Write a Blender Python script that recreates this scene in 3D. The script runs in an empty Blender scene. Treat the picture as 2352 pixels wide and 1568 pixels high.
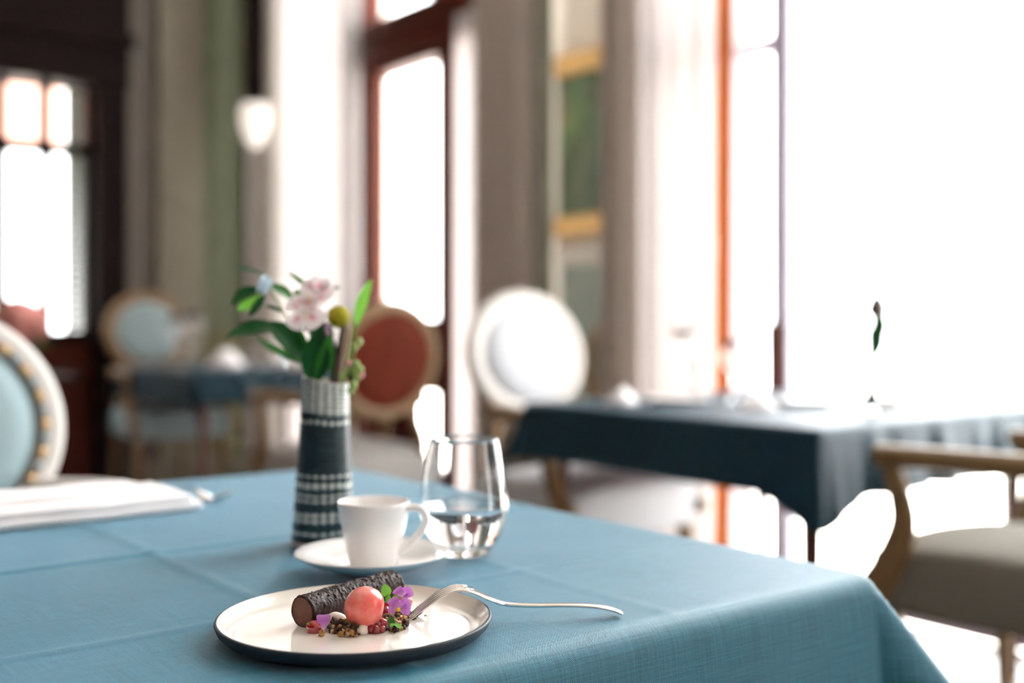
import bpy, bmesh, math, random
from mathutils import Vector, Matrix, noise

PI = math.pi
random.seed(7)
SC = bpy.context.scene
COL = SC.collection

# ------------------------------------------------------------------ camera, light, exposure
FPX = 2620.0                 # focal length in pixels of the 2352 px wide frame
HZ = 735.0                   # pixel row of the horizon
CAMZ = 0.993
TOP = 0.75                   # table height
TH = math.radians(37.8)      # the room (and its tables) is turned by this angle

cam_d = bpy.data.cameras.new('camera')
cam = bpy.data.objects.new('camera', cam_d)
COL.objects.link(cam)
cam.location = (0, 0, CAMZ)
cam.rotation_euler = (PI / 2, 0, 0)
cam_d.sensor_width = 36.0
cam_d.lens = FPX / 2352 * 36
cam_d.shift_y = -49.0 / 2352
cam_d.clip_start = 0.05
cam_d.dof.use_dof = True
cam_d.dof.focus_distance = 0.868
cam_d.dof.aperture_fstop = cam_d.lens / 1000 / 0.0165
SC.camera = cam

world = bpy.data.worlds.new('sky')
SC.world = world
world.use_nodes = True
wn = world.node_tree
bg = wn.nodes['Background']
bg.inputs['Color'].default_value = (1.0, 0.99, 0.985, 1)
bg.inputs['Strength'].default_value = 4.0

sun_d = bpy.data.lights.new('sun', 'SUN')
sun = bpy.data.objects.new('sun', sun_d)
COL.objects.link(sun)
sun_d.energy = 13.0
sun_d.angle = math.radians(1.5)
sun_d.color = (1.0, 0.93, 0.84)
_V = Vector((math.cos(TH), math.sin(TH), 0))
_U = Vector((-math.sin(TH), math.cos(TH), 0))
_sd = (-_V * 0.45 - _U * 0.45 + Vector((0, 0, -0.82))).normalized()
sun.rotation_euler = _sd.to_track_quat('-Z', 'Y').to_euler()
sun.location = (6, 6, 8)

SC.view_settings.view_transform = 'Standard'
SC.view_settings.look = 'None'
SC.view_settings.gamma = 1.0
SC.view_settings.use_curve_mapping = False
SC.view_settings.exposure = 1.7
SC.cycles.use_denoising = True
SC.cycles.max_bounces = 14
SC.cycles.transparent_max_bounces = 16
SC.cycles.transmission_bounces = 12
SC.cycles.diffuse_bounces = 6
SC.cycles.sample_clamp_indirect = 12


def at(px, py, d):
    """the point of the place seen at that pixel, d metres away along the view axis"""
    return Vector(((px - 1176) / FPX * d, d, CAMZ - (py - HZ) / FPX * d))


def on(px, py, z):
    """the point of the place seen at that pixel that lies z metres above the floor"""
    return at(px, py, (CAMZ - z) * FPX / (py - HZ))


def room(v, u, z=0.0):
    p = _V * v + _U * u
    return Vector((p.x, p.y, z))


# ------------------------------------------------------------------ materials
class NT:
    def __init__(s, name):
        s.m = bpy.data.materials.new(name)
        s.m.use_nodes = True
        s.t = s.m.node_tree
        s.t.nodes.clear()
        s.out = s.t.nodes.new('ShaderNodeOutputMaterial')

    def n(s, kind, **kw):
        nd = s.t.nodes.new(kind)
        for k, v in kw.items():
            setattr(nd, k, v)
        return nd

    def l(s, a, b):
        s.t.links.new(a, b)

    def val(s, sock, v):
        if hasattr(v, 'is_linked') or hasattr(v, 'links'):
            s.l(v, sock)
        else:
            sock.default_value = v

    def math(s, op, a, b=0.0, c=None):
        nd = s.n('ShaderNodeMath', operation=op)
        s.val(nd.inputs[0], a)
        s.val(nd.inputs[1], b)
        if c is not None:
            s.val(nd.inputs[2], c)
        return nd.outputs[0]

    def mix(s, f, a, b):
        nd = s.n('ShaderNodeMix', data_type='RGBA')
        s.val(nd.inputs[0], f)
        for i, c in ((6, a), (7, b)):
            s.val(nd.inputs[i], (*c, 1) if isinstance(c, tuple) and len(c) == 3 else c)
        return nd.outputs[2]

    def noise(s, vec, scale, detail=3.0, rough=0.55):
        nd = s.n('ShaderNodeTexNoise')
        s.l(vec, nd.inputs['Vector'])
        nd.inputs['Scale'].default_value = scale
        nd.inputs['Detail'].default_value = detail
        nd.inputs['Roughness'].default_value = rough
        return nd.outputs[0]

    def scale(s, vec, xyz):
        nd = s.n('ShaderNodeMapping')
        s.l(vec, nd.inputs[0])
        nd.inputs['Scale'].default_value = xyz
        return nd.outputs[0]

    def ramp(s, f, stops, interp='LINEAR'):
        nd = s.n('ShaderNodeValToRGB')
        cr = nd.color_ramp
        cr.interpolation = interp
        while len(cr.elements) < len(stops):
            cr.elements.new(0.5)
        for e, (p, c) in zip(cr.elements, stops):
            e.position = p
            e.color = (*c, 1) if not isinstance(c, float) else (c, c, c, 1)
        s.l(f, nd.inputs[0])
        return nd.outputs[0]

    def bump(s, h, strength, dist=0.001):
        nd = s.n('ShaderNodeBump')
        nd.inputs['Strength'].default_value = strength
        nd.inputs['Distance'].default_value = dist
        s.l(h, nd.inputs['Height'])
        return nd.outputs[0]

    def coord(s, which='Object'):
        return s.n('ShaderNodeTexCoord').outputs[which]

    def bsdf(s, **kw):
        b = s.n('ShaderNodeBsdfPrincipled')
        for k, v in kw.items():
            k = k.replace('_', ' ')
            if isinstance(v, tuple) and len(v) == 3:
                v = (*v, 1)
            s.val(b.inputs[k], v)
        s.l(b.outputs[0], s.out.inputs[0])
        return b


def plain(name, col, rough=0.5, metal=0.0, var=0.12, nscale=30.0, bump=0.0, bdist=0.001, stretch=(1, 1, 1), **kw):
    t = NT(name)
    v = t.scale(t.coord(), stretch)
    f = t.noise(v, nscale)
    dark = tuple(c * (1 - var) for c in col)
    lite = tuple(min(1, c * (1 + var)) for c in col)
    c = t.mix(f, dark, lite)
    b = t.bsdf(Base_Color=c, Roughness=rough, Metallic=metal)
    for k, v_ in kw.items():
        k = k.replace('_', ' ')
        b.inputs[k].default_value = (*v_, 1) if isinstance(v_, tuple) and len(v_) == 3 else v_
    if bump:
        t.l(t.bump(f, bump, bdist), b.inputs['Normal'])
    return t.m


def weave(name, col, period, contrast, rough=0.85, slub=0.5, sheen=0.25, tint=(0.6, 0.8, 1.0), bs=0.5, spec=0.45, sr=0.35):
    """linen weave in the metres of the cloth's own UV"""
    t = NT(name)
    uv = t.coord('UV')
    sp = t.n('ShaderNodeSeparateXYZ')
    t.l(uv, sp.inputs[0])
    # threads wander a little
    w = t.math('MULTIPLY', t.math('SUBTRACT', t.noise(uv, 60.0, 2), 0.5), period * 2.2)
    k = 2 * PI / period
    a = t.math('SINE', t.math('MULTIPLY', t.math('ADD', sp.outputs[0], w), k))
    b = t.math('SINE', t.math('MULTIPLY', t.math('ADD', sp.outputs[1], w), k * 0.72))
    ab = t.math('MULTIPLY', a, b)
    n1 = t.noise(t.scale(uv, (14, 700, 1)), 1.0, 3)
    n2 = t.noise(t.scale(uv, (700, 14, 1)), 1.0, 3)
    n3 = t.noise(uv, 900.0, 2)
    sl = t.math('ADD', t.math('ADD', n1, n2), n3)
    h = t.math('ADD', t.math('MULTIPLY', ab, 0.62), t.math('MULTIPLY', t.math('SUBTRACT', sl, 1.5), slub * 3))
    f = t.math('ADD', t.math('MULTIPLY', h, contrast), 0.5)
    f = t.n('ShaderNodeClamp').outputs[0] if False else f
    c = t.ramp(f, [(0.0, tuple(x * 0.30 for x in col)), (0.5, col), (1.0, tuple(min(1, x * 1.9 + 0.03) for x in col))])
    b_ = t.bsdf(Base_Color=c, Roughness=rough)
    b_.inputs['Sheen Weight'].default_value = sheen
    b_.inputs['Sheen Roughness'].default_value = sr
    b_.inputs['Sheen Tint'].default_value = (*tint, 1)
    b_.inputs['Specular IOR Level'].default_value = spec
    t.l(t.bump(h, bs, 0.0006), b_.inputs['Normal'])
    return t.m


def translucent(name, col, trans, tf=0.5, see=0.0, var=0.05):
    t = NT(name)
    f = t.noise(t.scale(t.coord(), (1, 1, 0.05)), 25)
    c = t.mix(f, tuple(x * (1 - var) for x in col), col)
    d = t.n('ShaderNodeBsdfDiffuse')
    t.l(c, d.inputs[0])
    tr = t.n('ShaderNodeBsdfTranslucent')
    tr.inputs[0].default_value = (*trans, 1)
    mx = t.n('ShaderNodeMixShader')
    mx.inputs[0].default_value = tf
    t.l(d.outputs[0], mx.inputs[1])
    t.l(tr.outputs[0], mx.inputs[2])
    o = mx.outputs[0]
    if see:
        tp = t.n('ShaderNodeBsdfTransparent')
        m2 = t.n('ShaderNodeMixShader')
        m2.inputs[0].default_value = see
        t.l(o, m2.inputs[1])
        t.l(tp.outputs[0], m2.inputs[2])
        o = m2.outputs[0]
    t.l(o, t.out.inputs[0])
    return t.m


def pane_mat():
    t = NT('window_glass')
    tp = t.n('ShaderNodeBsdfTransparent')
    tp.inputs[0].default_value = (0.97, 0.98, 0.98, 1)
    gl = t.n('ShaderNodeBsdfGlossy')
    gl.inputs['Roughness'].default_value = 0.02
    lw = t.n('ShaderNodeLayerWeight')
    lw.inputs[0].default_value = 0.12
    mx = t.n('ShaderNodeMixShader')
    t.l(lw.outputs['Fresnel'], mx.inputs[0])
    t.l(tp.outputs[0], mx.inputs[1])
    t.l(gl.outputs[0], mx.inputs[2])
    t.l(mx.outputs[0], t.out.inputs[0])
    return t.m


def glass_mat(name, ior=1.45, col=(1, 1, 1)):
    t = NT(name)
    t.bsdf(Base_Color=col, Roughness=0.0, IOR=ior, Transmission_Weight=1.0)
    return t.m


M = {}
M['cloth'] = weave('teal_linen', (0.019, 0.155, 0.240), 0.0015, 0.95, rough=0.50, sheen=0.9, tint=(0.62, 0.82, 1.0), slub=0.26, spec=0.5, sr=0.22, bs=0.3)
M['cloth_shaded'] = weave('shaded_teal_linen', (0.0028, 0.034, 0.060), 0.002, 0.2, rough=0.50, sheen=0.05, tint=(0.7, 0.85, 1.0), spec=0.32, sr=0.3, bs=0.2)  # same teal linen, with the shade on its hanging sides put into the colour
M['mahogany'] = plain('mahogany', (0.085, 0.018, 0.010), 0.45, Specular_IOR_Level=0.15, var=0.45, nscale=14, stretch=(6, 6, 0.6))
M['darkwood'] = plain('dark_stained_wood', (0.007, 0.0022, 0.0022), 0.6, Specular_IOR_Level=0.12, var=0.4, nscale=14, stretch=(6, 6, 0.6))
M['legwood'] = plain('reddish_leg_wood', (0.10, 0.028, 0.02), 0.35, var=0.35, nscale=20, stretch=(5, 5, 0.6))
M['oak'] = plain('pale_gilded_wood', (0.24, 0.145, 0.065), 0.4, var=0.25, nscale=30, stretch=(3, 3, 1))
M['cream_wood'] = plain('cream_and_backlit_wood', (0.56, 0.53, 0.50), 0.45, var=0.06)  # cream paint; on the window chair it paints backlight over gilded wood
M['gold'] = plain('gilt_moulding', (0.62, 0.40, 0.16), 0.35, 0.5, var=0.2, nscale=60, bump=0.3)
M['pad_blue'] = plain('pale_blue_upholstery', (0.30, 0.40, 0.43), 0.9, var=0.06, nscale=300, bump=0.2)
M['pad_white'] = plain('white_upholstery', (0.58, 0.60, 0.64), 0.9, var=0.05, nscale=300, bump=0.2)
M['pad_greige'] = plain('greige_upholstery', (0.19, 0.175, 0.145), 0.85, var=0.08, nscale=300, bump=0.2)
M['pad_pale'] = plain('pale_seat_upholstery', (0.42, 0.41, 0.40), 0.85, var=0.05, nscale=300, bump=0.2)
M['pad_red'] = plain('russet_upholstery', (0.13, 0.020, 0.008), 0.7, Specular_IOR_Level=0.15, var=0.5, nscale=5, stretch=(3, 3, 0.3))
M['stud'] = plain('dull_brass', (0.55, 0.36, 0.17), 0.35, 0.6)
M['porcelain'] = plain('white_porcelain', (0.93, 0.915, 0.915), 0.15, var=0.01, Coat_Weight=0.3)
M['glaze'] = plain('cream_glaze', (0.80, 0.755, 0.70), 0.13, var=0.03, nscale=80, Coat_Weight=0.5)
M['slate'] = plain('matt_dark_stoneware', (0.012, 0.022, 0.035), 0.55, var=0.3, nscale=120, bump=0.15)
M['steel'] = plain('polished_steel', (0.78, 0.75, 0.72), 0.14, 1.0, var=0.05, nscale=20)
M['linen_white'] = plain('white_napkin_linen', (0.86, 0.84, 0.86), 0.9, var=0.03, nscale=400, bump=0.15)
M['tumbler'] = glass_mat('clear_glass')
M['water'] = glass_mat('clear_water', 1.33)
M['pane'] = pane_mat()
M['wall_green'] = plain('sage_green_paint', (0.14, 0.16, 0.10), 0.8, var=0.05, nscale=3)
M['wall_beige'] = plain('warm_beige_paint', (0.20, 0.185, 0.14), 0.8, var=0.05, nscale=3)
M['wall_pale'] = plain('pale_plaster', (0.72, 0.67, 0.61), 0.8, var=0.04, nscale=3)
M['ceiling'] = plain('ceiling_plaster', (0.82, 0.80, 0.77), 0.9, var=0.04, nscale=3)
M['floor'] = plain('polished_pale_parquet', (0.20, 0.165, 0.135), 0.2, var=0.25, nscale=8, stretch=(1, 12, 1))
M['paving'] = plain('pale_terrace_paving', (0.75, 0.73, 0.70), 0.8, var=0.06, nscale=3)
M['drape'] = translucent('beige_drape', (0.50, 0.46, 0.42), (0.45, 0.34, 0.30), 0.12)
M['drape_green'] = translucent('sage_drape', (0.30, 0.31, 0.25), (0.3, 0.3, 0.22), 0.08)
M['sheer'] = translucent('white_sheer', (0.82, 0.80, 0.79), (0.36, 0.325, 0.32), 0.5, see=0.01)
M['sheer_bright'] = translucent('bright_sheer', (0.82, 0.79, 0.79), (0.66, 0.60, 0.60), 0.55, see=0.03)
M['sheer_grey'] = translucent('grey_sheer', (0.60, 0.57, 0.54), (0.5, 0.46, 0.43), 0.2)
M['orange'] = translucent('orange_lining', (0.62, 0.16, 0.04), (0.36, 0.105, 0.03), 0.42)
M['awning'] = translucent('pink_striped_awning', (0.80, 0.58, 0.52), (0.75, 0.45, 0.38), 0.5, var=0.5)
M['shutter'] = plain('grey_shutter_paint', (0.28, 0.31, 0.31), 0.6, var=0.08)
M['opal'] = plain('frosted_white_glass', (0.85, 0.82, 0.78), 0.3, var=0.05, nscale=40, bump=0.4, bdist=0.005, Emission_Color=(1.0, 0.90, 0.80), Emission_Strength=0.22)


def leaf_mat(name, col, rough=0.3, tr=0.35, spec=0.22):
    t = NT(name)
    f = t.noise(t.coord(), 120)
    c = t.mix(f, tuple(x * 0.75 for x in col), tuple(min(1, x * 1.25) for x in col))
    b = t.n('ShaderNodeBsdfPrincipled')
    t.l(c, b.inputs['Base Color'])
    b.inputs['Roughness'].default_value = rough
    b.inputs['Specular IOR Level'].default_value = spec
    tl = t.n('ShaderNodeBsdfTranslucent')
    t.l(c, tl.inputs[0])
    mx = t.n('ShaderNodeMixShader')
    mx.inputs[0].default_value = tr
    t.l(b.outputs[0], mx.inputs[1])
    t.l(tl.outputs[0], mx.inputs[2])
    t.l(mx.outputs[0], t.out.inputs[0])
    return t.m


M['leaf_dark'] = leaf_mat('dark_leaf', (0.006, 0.070, 0.014), 0.35, 0.15)
M['leaf_mid'] = leaf_mat('mid_green_leaf', (0.03, 0.16, 0.022), 0.35, 0.3)
M['leaf_light'] = leaf_mat('light_green_leaf', (0.17, 0.42, 0.055), 0.4, 0.4)
M['leaf_glint'] = leaf_mat('painted_leaf_glint', (0.45, 0.60, 0.72), 0.12, 0.2, 0.6)  # window reflection on green leaves, painted as a pale blue base colour
M['lilac'] = leaf_mat('lilac_bract', (0.42, 0.28, 0.38), 0.4, 0.3)
M['violet'] = leaf_mat('violet_petal', (0.50, 0.17, 0.58), 0.45, 0.35)
M['stem_green'] = plain('green_stem', (0.20, 0.30, 0.08), 0.5)
M['stem_pale'] = plain('pale_dry_stem', (0.50, 0.44, 0.30), 0.6)
M['bark'] = plain('dark_bark', (0.07, 0.045, 0.035), 0.8, var=0.6, nscale=300, bump=0.6)
M['yellow_ball'] = plain('mossy_yellow_flower', (0.33, 0.29, 0.015), 0.95, var=0.6, nscale=60, bump=0.9, bdist=0.002)
M['berry'] = plain('green_berry', (0.30, 0.42, 0.11), 0.5, var=0.5, nscale=90)
M['berry_pink'] = plain('pink_bud', (0.68, 0.28, 0.30), 0.45, var=0.2)
M['hydrangea'] = plain('pink_blossom', (0.72, 0.30, 0.27), 0.7, var=0.3, nscale=60, bump=0.6, bdist=0.01)


def petal_mat():
    """white petals that blush pink in their middle (UV v runs from base to tip)"""
    t = NT('blush_petal')
    sp = t.n('ShaderNodeSeparateXYZ')
    t.l(t.coord('UV'), sp.inputs[0])
    dx = t.math('ABSOLUTE', t.math('SUBTRACT', sp.outputs[0], 0.5))
    dy = t.math('ABSOLUTE', t.math('SUBTRACT', sp.outputs[1], 0.5))
    d = t.math('ADD', t.math('MULTIPLY', dx, 1.3), t.math('MULTIPLY', dy, 1.0))
    c = t.ramp(d, [(0.0, (0.74, 0.16, 0.22)), (0.16, (0.78, 0.40, 0.44)), (0.34, (0.84, 0.76, 0.77))])
    b = t.n('ShaderNodeBsdfPrincipled')
    t.l(c, b.inputs['Base Color'])
    b.inputs['Roughness'].default_value = 0.5
    tl = t.n('ShaderNodeBsdfTranslucent')
    t.l(c, tl.inputs[0])
    mx = t.n('ShaderNodeMixShader')
    mx.inputs[0].default_value = 0.3
    t.l(b.outputs[0], mx.inputs[1])
    t.l(tl.outputs[0], mx.inputs[2])
    t.l(mx.outputs[0], t.out.inputs[0])
    return t.m


M['petal'] = petal_mat()


def violet_mat():
    t = NT('violet_petal_with_pale_base')
    sp = t.n('ShaderNodeSeparateXYZ')
    t.l(t.coord('UV'), sp.inputs[0])
    v = t.math('ADD', sp.outputs[1], t.math('MULTIPLY', t.math('SUBTRACT', t.noise(t.scale(t.coord('UV'), (14, 1, 1)), 2.0), 0.5), 0.35))
    c = t.ramp(v, [(0.0, (0.72, 0.62, 0.70)), (0.25, (0.55, 0.28, 0.58)), (0.6, (0.46, 0.13, 0.52)), (1.0, (0.56, 0.26, 0.62))])
    b = t.n('ShaderNodeBsdfPrincipled')
    t.l(c, b.inputs['Base Color'])
    b.inputs['Roughness'].default_value = 0.5
    tl = t.n('ShaderNodeBsdfTranslucent')
    t.l(c, tl.inputs[0])
    mx = t.n('ShaderNodeMixShader')
    mx.inputs[0].default_value = 0.35
    t.l(b.outputs[0], mx.inputs[1])
    t.l(tl.outputs[0], mx.inputs[2])
    t.l(mx.outputs[0], t.out.inputs[0])
    return t.m


M['violet'] = violet_mat()


def vase_mat():
    t = NT('brushed_plaid_ceramic')
    sp = t.n('ShaderNodeSeparateXYZ')
    uv = t.coord('UV')
    t.l(uv, sp.inputs[0])
    wob = t.math('MULTIPLY', t.math('SUBTRACT', t.noise(uv, 9, 3), 0.5), 0.025)
    v = t.math('ADD', sp.outputs[1], wob)
    rows = [0.02, 0.09, 0.165, 0.20, 0.285, 0.315, 0.375, 0.43, 0.755]
    wid = [0.012, 0.010, 0.012, 0.014, 0.008, 0.008, 0.018, 0.010, 0.014]
    acc = None
    for r, w in zip(rows, wid):
        d = t.math('DIVIDE', t.math('SUBTRACT', v, r), w)
        g = t.math('POWER', 2.718, t.math('MULTIPLY', t.math('MULTIPLY', d, d), -1.0))
        acc = g if acc is None else t.math('ADD', acc, g)
    un = t.math('MULTIPLY', sp.outputs[0], 2 * PI)
    dash = t.math('MULTIPLY', t.math('ADD', t.math('SINE', t.math('MULTIPLY', un, 21)), 1.0), 0.5)
    dash2 = t.math('MULTIPLY', t.math('ADD', t.math('SINE', t.math('MULTIPLY', un, 26)), 1.0), 0.5)
    light = t.math('MULTIPLY', acc, t.math('ADD', t.math('MULTIPLY', dash, 1.0), 0.35))
    # vertical strokes of the lower plaid
    low = t.ramp(v, [(0.04, 0.0), (0.08, 1.0), (0.36, 1.0), (0.40, 0.0)])
    light = t.math('ADD', light, t.math('MULTIPLY', t.math('MULTIPLY', dash2, low), 0.30))
    # faint scratches in the dark band
    sc = t.noise(t.scale(uv, (6, 90, 1)), 1.0, 4)
    mid = t.ramp(v, [(0.43, 0.0), (0.47, 1.0), (0.70, 1.0), (0.74, 0.0)])
    light = t.math('ADD', light, t.math('MULTIPLY', t.math('MULTIPLY', t.math('MAXIMUM', t.math('SUBTRACT', sc, 0.52), 0.0), mid), 2.0))
    # top band: pale with thin dark grid
    slant = t.math('ADD', v, t.math('MULTIPLY', t.math('SINE', t.math('ADD', un, 2.6)), 0.018))
    top = t.ramp(slant, [(0.80, 0.0), (0.825, 1.0)])
    g1 = t.math('MULTIPLY', t.math('ADD', t.math('SINE', t.math('MULTIPLY', un, 17)), 1.0), 0.5)
    g2 = t.math('MULTIPLY', t.math('ADD', t.math('SINE', t.math('MULTIPLY', v, 220)), 1.0), 0.5)
    tl = t.math('SUBTRACT', 0.95, t.math('MULTIPLY', t.math('ADD', t.math('POWER', g1, 3.0), t.math('POWER', g2, 3.0)), 0.42))
    nn = t.math('MULTIPLY', t.math('SUBTRACT', t.noise(uv, 25, 4), 0.5), 0.4)
    f = t.math('ADD', t.math('MULTIPLY', light, t.math('SUBTRACT', 1.0, top)), t.math('MULTIPLY', top, tl))
    f = t.math('ADD', f, nn)
    c = t.ramp(f, [(0.0, (0.005, 0.020, 0.030)), (0.35, (0.025, 0.065, 0.078)), (1.0, (0.74, 0.78, 0.74))])
    b = t.bsdf(Base_Color=c, Roughness=0.42)
    b.inputs['Specular IOR Level'].default_value = 0.35
    return t.m


M['vase'] = vase_mat()


def choc_mat():
    t = NT('dark_chocolate')
    f = t.noise(t.coord(), 260, 5, 0.6)
    c = t.ramp(f, [(0.25, (0.010, 0.0033, 0.0026)), (0.6, (0.034, 0.0115, 0.009)), (0.85, (0.075, 0.031, 0.025))])
    b = t.bsdf(Base_Color=c, Roughness=0.46, Specular_IOR_Level=0.26)
    t.l(t.bump(f, 0.7, 0.0012), b.inputs['Normal'])
    return t.m


M['choc'] = choc_mat()
M['mousse'] = plain('chocolate_mousse', (0.15, 0.050, 0.032), 0.55, var=0.25, nscale=220, bump=0.2)


def sorbet_mat():
    t = NT('coral_sorbet')
    f = t.noise(t.coord(), 55, 3)
    c = t.ramp(f, [(0.30, (0.86, 0.33, 0.31)), (0.5, (0.83, 0.19, 0.16)), (0.68, (0.74, 0.07, 0.06))])
    b = t.bsdf(Base_Color=c, Roughness=0.32)
    b.inputs['Subsurface Weight'].default_value = 0.2
    b.inputs['Subsurface Radius'].default_value = (0.006, 0.002, 0.002)
    b.inputs['Subsurface Scale'].default_value = 0.6
    b.inputs['Coat Weight'].default_value = 0.25
    t.l(t.bump(t.noise(t.coord(), 900, 3), 0.12, 0.0006), b.inputs['Normal'])
    return t.m


M['sorbet'] = sorbet_mat()
M['gel'] = plain('ruby_gel', (0.26, 0.002, 0.012), 0.06, var=0.2, nscale=200, Coat_Weight=1.0, Subsurface_Weight=0.3)
M['crumb'] = plain('cocoa_crumble', (0.070, 0.036, 0.022), 0.7, var=0.6, nscale=500, bump=0.6, bdist=0.0008)
M['caramel'] = plain('caramel_crumble', (0.42, 0.22, 0.07), 0.6, var=0.5, nscale=500, bump=0.5, bdist=0.0008)
M['biscuit'] = plain('pale_biscuit_crumb', (0.62, 0.46, 0.30), 0.7, var=0.4, nscale=500)
M['cream'] = plain('ivory_cream', (0.82, 0.74, 0.66), 0.35, var=0.04)


def painting_mat():
    t = NT('painted_woodland')
    v = t.scale(t.coord(), (1.0, 1.0, 0.55))
    f = t.noise(v, 5.5, 4)
    f2 = t.noise(v, 3.1, 2)
    c = t.ramp(f, [(0.30, (0.012, 0.02, 0.018)), (0.45, (0.09, 0.13, 0.05)), (0.55, (0.12, 0.26, 0.09)), (0.66, (0.42, 0.34, 0.12)), (0.8, (0.5, 0.45, 0.3))])
    c = t.mix(t.ramp(f2, [(0.4, 0.0), (0.62, 0.75)]), c, (0.02, 0.05, 0.05))
    t.bsdf(Base_Color=c, Roughness=0.35)
    return t.m


M['painting'] = painting_mat()


# ------------------------------------------------------------------ mesh helpers
def link(name, me, mat=None, parent=None, smooth=True):
    o = bpy.data.objects.new(name, me)
    COL.objects.link(o)
    if mat is not None and not me.materials:
        for m in (mat if isinstance(mat, (list, tuple)) else [mat]):
            me.materials.append(m)
    if smooth:
        me.polygons.foreach_set('use_smooth', [True] * len(me.polygons))
    if parent is not None:
        o.parent = parent
    return o


def pydata(name, verts, faces, mat=None, parent=None, smooth=True, uv=None, fix=True):
    me = bpy.data.meshes.new(name)
    me.from_pydata([tuple(v) for v in verts], [], faces)
    if uv is not None:
        lay = me.uv_layers.new(name='UVMap')
        for lp in me.loops:
            lay.data[lp.index].uv = uv[lp.vertex_index]
    me.update()
    if fix:
        bm = bmesh.new()
        bm.from_mesh(me)
        bmesh.ops.recalc_face_normals(bm, faces=bm.faces)
        bm.to_mesh(me)
        bm.free()
    return link(name, me, mat, parent, smooth)


def bmobj(name, bm, mat=None, parent=None, smooth=False):
    bmesh.ops.recalc_face_normals(bm, faces=bm.faces)
    me = bpy.data.meshes.new(name)
    bm.to_mesh(me)
    bm.free()
    return link(name, me, mat, parent, smooth)


def abox(bm, x0, x1, y0, y1, z0, z1, bev=0.0, seg=2):
    g = bmesh.ops.create_cube(bm, size=1.0)
    vs = g['verts']
    for v in vs:
        v.co = Vector(((x0 + x1) / 2 + v.co.x * (x1 - x0), (y0 + y1) / 2 + v.co.y * (y1 - y0), (z0 + z1) / 2 + v.co.z * (z1 - z0)))
    if bev:
        es = set(e for v in vs for e in v.link_edges)
        bmesh.ops.bevel(bm, geom=list(es), offset=bev, segments=seg, profile=0.5, affect='EDGES')


def box(name, x0, x1, y0, y1, z0, z1, mat, parent=None, bev=0.0, seg=2, smooth=False):
    bm = bmesh.new()
    abox(bm, x0, x1, y0, y1, z0, z1, bev, seg)
    return bmobj(name, bm, mat, parent, smooth)


def lathe_data(prof, n=64, uv=False, slant=0.0):
    vs, fs, uvs = [], [], []
    m = len(prof)
    cols = n + 1 if uv else n
    for j, (r, z) in enumerate(prof):
        for i in range(cols):
            a = 2 * PI * i / n
            vs.append((r * math.cos(a), r * math.sin(a), z))
            uvs.append((i / n, j / (m - 1)))
    for j in range(m - 1):
        for i in range(n):
            i2 = i + 1 if uv else (i + 1) % n
            fs.append((j * cols + i, j * cols + i2, (j + 1) * cols + i2, (j + 1) * cols + i))
    return vs, fs, uvs


def lathe(name, prof, mat, parent=None, n=64):
    """closed where the profile reaches a tiny radius"""
    vs, fs, _ = lathe_data(prof, n)
    if prof[0][0] > 1e-6:
        pass
    o = pydata(name, vs, fs, mat, parent)
    bm = bmesh.new()
    bm.from_mesh(o.data)
    bmesh.ops.remove_doubles(bm, verts=bm.verts, dist=1e-6)
    bmesh.ops.recalc_face_normals(bm, faces=bm.faces)
    bm.to_mesh(o.data)
    bm.free()
    return o


def tube_data(pts, rad, n=10, closed=False, side=None):
    """sweep an ellipse (rx across, ry along the normal) along pts; rad is a list of r or (rx, ry)"""
    P = [Vector(p) for p in pts]
    k = len(P)
    if not isinstance(rad, list):
        rad = [rad] * k
    vs, fs = [], []
    prev = None
    for i in range(k):
        if closed:
            t = (P[(i + 1) % k] - P[i - 1]).normalized()
        else:
            t = (P[min(i + 1, k - 1)] - P[max(i - 1, 0)]).normalized()
        if side is not None:
            sx = Vector(side)
            sx = (sx - t * sx.dot(t)).normalized()
        elif prev is None:
            up = Vector((0, 0, 1)) if abs(t.z) < 0.9 else Vector((1, 0, 0))
            sx = t.cross(up).normalized()
        else:
            sx = (prev - t * prev.dot(t)).normalized()
        prev = sx
        sy = t.cross(sx)
        r = rad[i]
        rx, ry = r if isinstance(r, tuple) else (r, r)
        for j in range(n):
            a = 2 * PI * j / n
            vs.append(P[i] + sx * (rx * math.cos(a)) + sy * (ry * math.sin(a)))
    for i in range(k if closed else k - 1):
        i2 = (i + 1) % k
        for j in range(n):
            j2 = (j + 1) % n
            fs.append((i * n + j, i * n + j2, i2 * n + j2, i2 * n + j))
    if not closed:
        fs.append(tuple(range(n - 1, -1, -1)))
        fs.append(tuple((k - 1) * n + j for j in range(n)))
    return vs, fs


def tube(name, pts, rad, mat, parent=None, n=10, closed=False, side=None):
    vs, fs = tube_data(pts, rad, n, closed, side)
    return pydata(name, vs, fs, mat, parent)


def spline(pts, k=8):
    """Catmull-Rom through pts (any dimension)"""
    P = [Vector(p) for p in pts]
    out = []
    for i in range(len(P) - 1):
        p0, p1, p2, p3 = P[max(i - 1, 0)], P[i], P[i + 1], P[min(i + 2, len(P) - 1)]
        for j in range(k):
            t = j / k
            out.append(0.5 * ((2 * p1) + (p2 - p0) * t + (2 * p0 - 5 * p1 + 4 * p2 - p3) * t * t + (3 * p1 - p0 - 3 * p2 + p3) * t ** 3))
    out.append(P[-1])
    return out


def thing(name, label, cat, loc=(0, 0, 0), rz=0.0, group=None):
    o = bpy.data.objects.new(name, None)
    COL.objects.link(o)
    o.location = loc
    o.rotation_euler = (0, 0, rz)
    tag(o, label, cat, group)
    return o


def tag(o, label=None, cat=None, group=None, kind=None):
    if label:
        o['label'] = label
    if cat:
        o['category'] = cat
    if group:
        o['group'] = group
    if kind:
        o['kind'] = kind
    return o


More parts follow.
